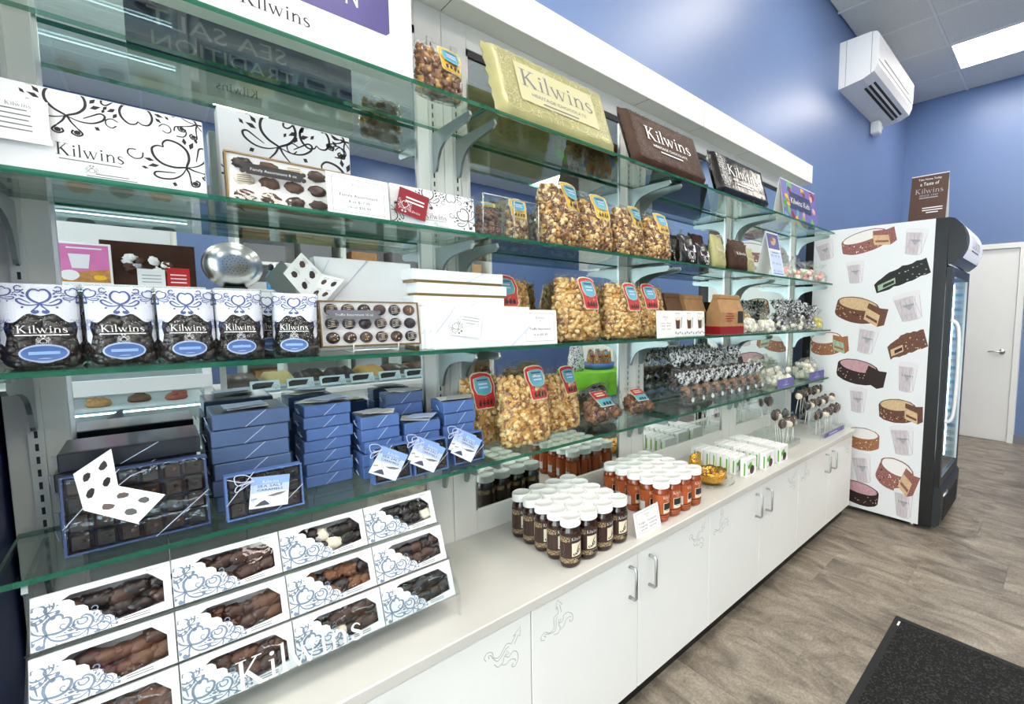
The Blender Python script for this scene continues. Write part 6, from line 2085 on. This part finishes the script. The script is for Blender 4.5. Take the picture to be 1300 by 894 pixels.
for k in range(16): m.lump((R.uniform(-.12, .10), -.066, .13 + R.uniform(-.05, .05)), .02, R.choice(['silver_foil', 'card_white', 'brown_pattern']), R, .4, ICO1, (1, .3, 1))
m.build('foil_print', t)['kind'] = 'stuff'
def simple_card(label, w, h, loc, rz, mm, ink):
    t = thing('counter_card', label, 'card', loc, (.05, 0, rz), 'small cards on the pastry case')
    MB().box(-w / 2, w / 2, -.002, .0, 0, h, mm).box(-w / 2, w / 2, 0, .04, 0, .002, mm).build('card', t)
    MB().bars(0, h * .6, w * .7, h * .06, 3, h * .2, front(-.0024), ink).build('print', t)
simple_card('white card on the pastry case', .115, .10, (.02, -1.13, 1.5305), PI, 'card_white', 'ink_grey')
simple_card('red card with white lines on the pastry case', .10, .115, (.135, -1.14, 1.5305), PI, 'red', 'card_white')

t = thing('fudge_counter', 'white fudge counter with grey front and glass guard across the aisle', 'display case', (1.15, -1.45, 0))
hx = .86
MB().bev(-hx, hx, -.38, .38, 0, .78, .004, 'white_laminate').build('base', t)
MB().bev(-hx, hx, -.38, .40, .78, .82, .004, 'card_white').build('slab', t)
MB().box(-hx, hx, .36, .368, .82, 1.48, 'door_glass').build('glass_guard', t)
MB().bev(-hx, hx, -.10, .38, 1.50, 1.53, .003, 'card_white').build('top', t)
MB().box(-hx + .06, hx - .06, .30, .31, 1.488, 1.497, 'led').build('light_strip', t)  # glowing strip added under the top to brighten the counter
fb = MB()
for xx in (-hx, hx - .03): fb.box(xx, xx + .03, .34, .37, .82, 1.50, 'steel')
fb.build('post', t)
R = random.Random(5)
fm_ = ['choc_milk', 'pop_pale', 'choc_dark', 'choc_dark', 'pop_gold', 'choc_milk', 'choc_light', 'choc_dark']
fn = ['milk chocolate', 'pale vanilla', 'dark', 'very dark', 'golden', 'brown', 'light brown', 'deep brown']
for k in range(8):
    t = thing('fudge_loaf', fn[k] + ' fudge loaf with white label on the fudge counter', 'fudge', (.42 + .205 * k, -1.40, .8205), (0, 0, 0), 'fudge loaves')
    V = []; F = []
    for i in range(9):
        x = -.085 + .17 * i / 8
        for j in range(7):
            a = PI * j / 6
            V.append((x * (1 - .1 * (j == 3)), -.22 * math.cos(a) * (1 + R.uniform(-.05, .05)), .11 * math.sin(a) * (1 + R.uniform(-.12, .12)) * (.75 if i in (0, 8) else 1) + .001))
    for i in range(8):
        for j in range(6): F.append((i * 7 + j, i * 7 + 7 + j, i * 7 + 8 + j, i * 7 + j + 1))
    F += [tuple(range(7)), tuple(range(62, 55, -1))]
    MB().add(V, F, fm_[k], True).build('loaf', t)
    MB().box(-.07, .07, .245, .248, 0.0, .045, 'card_white').bars(0, .018, .09, .008, 1, .1, lambda x, z: (-x, .2484, z), 'ink_grey').build('label_card', t)
for k in range(6):
    t = thing('window_box_across', 'white window box with scroll corner set before the fudge loaves', 'candy box', (.52 + .20 * k, -1.10, .8350), (-.5, 0, PI), 'window boxes on the fudge counter')
    MB().bev(-.08, .08, 0, .03, 0, .075, .001, 'card_white').build('box', t)
    MB().tri([(-.03, .02), (.07, .015), (.07, .05), (.05, .062), (-.05, .06)], [], front(-.0004), 'choc_dark').build('window', t)
    MB().scroll(-.055, .022, .02, 0, front(-.0004), 'scroll_blue').build('scroll_print', t)
# colander, bottle and box on the fudge counter
t = thing('steel_colander', 'round steel colander turned to show its pierced base', 'colander', (.405, -1.25, 1.69), (0, 0, 0))
t.scale = (1.22, 1.22, 1.22)
m = MB(); m.M = Matrix.Rotation(-PI / 2, 4, 'X')
m.lathe([(0, .085), (.05, .082), (.09, .066), (.115, .03), (.125, 0), (.130, -.002), (.121, -.002), (.11, .028), (.086, .06), (.05, .076), (0, .079)], 'steel', 36)
m.build('bowl', t)
m = MB()
for rr, n in ((.02, 8), (.035, 14), (.05, 20)):
    for i in range(n):
        a = 2 * PI * i / n
        m.tri(blob(rr * math.cos(a), rr * math.sin(a), .0025, .0025, 0, 6, 1, 0), [], lambda x, z: (x, .0865 - (x * x + z * z) * 1.0, z), 'slot_dark', flip=True)
m.build('holes', t)['kind'] = 'stuff'
MB().box(-.05, .05, -.06, .05, -.1295, -.118, 'dark_grey').build('rest', t)
t = thing('blue_bottle', 'blue bottle with black top beside the steel colander', 'bottle', (.60, -1.20, 1.5305))
MB().lathe([(0, 0), (.028, 0), (.03, .01), (.03, .10), (.012, .125), (.012, .14)], 'blue_glass', 16).build('body', t)
MB().lathe([(.013, .14), (.016, .142), (.016, .175), (.006, .185), (0, .185)], 'black_plastic', 14).build('cap', t)
t = thing('white_rack_board', 'long white shelf board with wares behind the fudge counter', 'shelf', (1.25, -2.2, 0))
MB().bev(-.5, .5, -.15, .15, 1.72, 1.80, .004, 'card_white').build('board', t)
fb = MB()
for xx in (-.48, .46): fb.box(xx, xx + .03, -.14, .14, 0, 1.72, 'white_panel')
fb.build('upright', t)
t = thing('back_cabinet', 'tall pale cabinet standing behind the pastry case', 'cabinet', (-.9, -3.2, 0))
MB().bev(-1.1, 1.1, -.3, .3, 0, 2.2, .004, 'white_panel').build('body', t)
for k in range(3): MB().bev(-1.08 + .72 * k, -.38 + .72 * k, .3, .32, .1, 2.15, .003, 'card_grey').build('cabinet_door', t)
t = thing('back_shelving', 'tall white shelving with grey boards behind the fudge counter', 'shelving', (1.95, -3.2, 0))
MB().bev(-1.35, 1.35, -.3, -.26, 0, 2.35, .004, 'white_panel').build('back_panel', t)
for xx in (-1.35, -.45, .42, 1.32): MB().box(xx, xx + .03, -.26, .2, 0, 2.35, 'white_panel').build('upright', t)
for z in (.5, .95, 1.4, 1.85, 2.3): MB().box(-1.32, 1.32, -.26, .2, z, z + .03, 'card_white').build('board', t)
bxs = ['card_grey', 'kraft', 'box_white', 'tan', 'ink_soft', 'box_white', 'card_grey']
R = random.Random(21)
for z, zn in ((.53, 'lowest'), (.98, 'second'), (1.43, 'third'), (1.88, 'topmost')):
    for k in range(6):
        c_ = R.choice(bxs); w_, h_ = R.uniform(.22, .34), R.uniform(.16, .36)
        o = MB().bev(-w_ / 2, w_ / 2, -.16, .16, 0, h_, .004, c_).build('storage_box', None, ((.83, 1.27, 1.73, 2.17, 2.62, 3.04)[k], -3.22, z + .0005))
        tag(o, {'card_grey': 'pale grey', 'kraft': 'kraft brown', 'box_white': 'white', 'tan': 'tan', 'ink_soft': 'dark grey'}[c_] + ' storage box on the %s board of the back shelving' % zn, 'box', 'storage boxes on the back shelving')
# green table with popcorn basket
t = thing('green_table', 'round table under a green cloth across the aisle', 'table', (3.42, -1.05, 0))
V = []; F = []; sg = 48
for j, (rr, z) in enumerate(((0.0, .752), (.36, .752), (.375, .745), (.385, .60), (.40, .46))):
    for i in range(sg):
        a = 2 * PI * i / sg; k = rr * (1 + (.05 * math.sin(a * 10)) * max(0, j - 2))
        V.append((k * math.cos(a), k * math.sin(a), z))
for j in range(4):
    for i in range(sg): F.append((j * sg + i, j * sg + (i + 1) % sg, (j + 1) * sg + (i + 1) % sg, (j + 1) * sg + i))
MB().add(V, F, 'green_cloth', True).build('cloth', t)
MB().lathe([(.25, 0), (.25, .015), (.04, .03), (.03, .05), (.03, .74)], 'black_plastic', 20).build('pedestal', t)
t = thing('blue_basket', 'low blue basket on the green table', 'basket', (3.52, -1.02, .7525))
MB().lathe([(0, 0), (.17, 0), (.19, .07), (.185, .07), (.165, .006), (0, .005)], 'blue_card', 24).build('basket', t)
R = random.Random(8)
for k in range(4):
    o = dup(rc_, (3.46 + .13 * (k % 2), -1.085 + .13 * (k // 2), .760), (0, 0, PI + R.uniform(-.5, .5)), 'popcorn bag heaped in the blue basket on the green table', 'popcorn bags in the basket', (.6, .75, .85))
t = thing('scroll_gift_bag', 'white gift bag with black scrollwork on the green table', 'gift bag', (3.16, -.98, .7525))
Bag(.20, .30, .12, 4, taper=.2, crease=.004).film('swirl_wrap', 12, 24).build('bag', t)
t = thing('white_machine', 'white shop machine with a dark slot standing beyond the green table', 'machine', (4.25, -1.5, 0))
MB().bev(-.35, .35, -.35, .35, 0, 1.25, .02, 'card_white').build('housing', t)
MB().box(-.30, .10, .35, .354, .98, 1.03, 'dark_grey').build('slot', t)
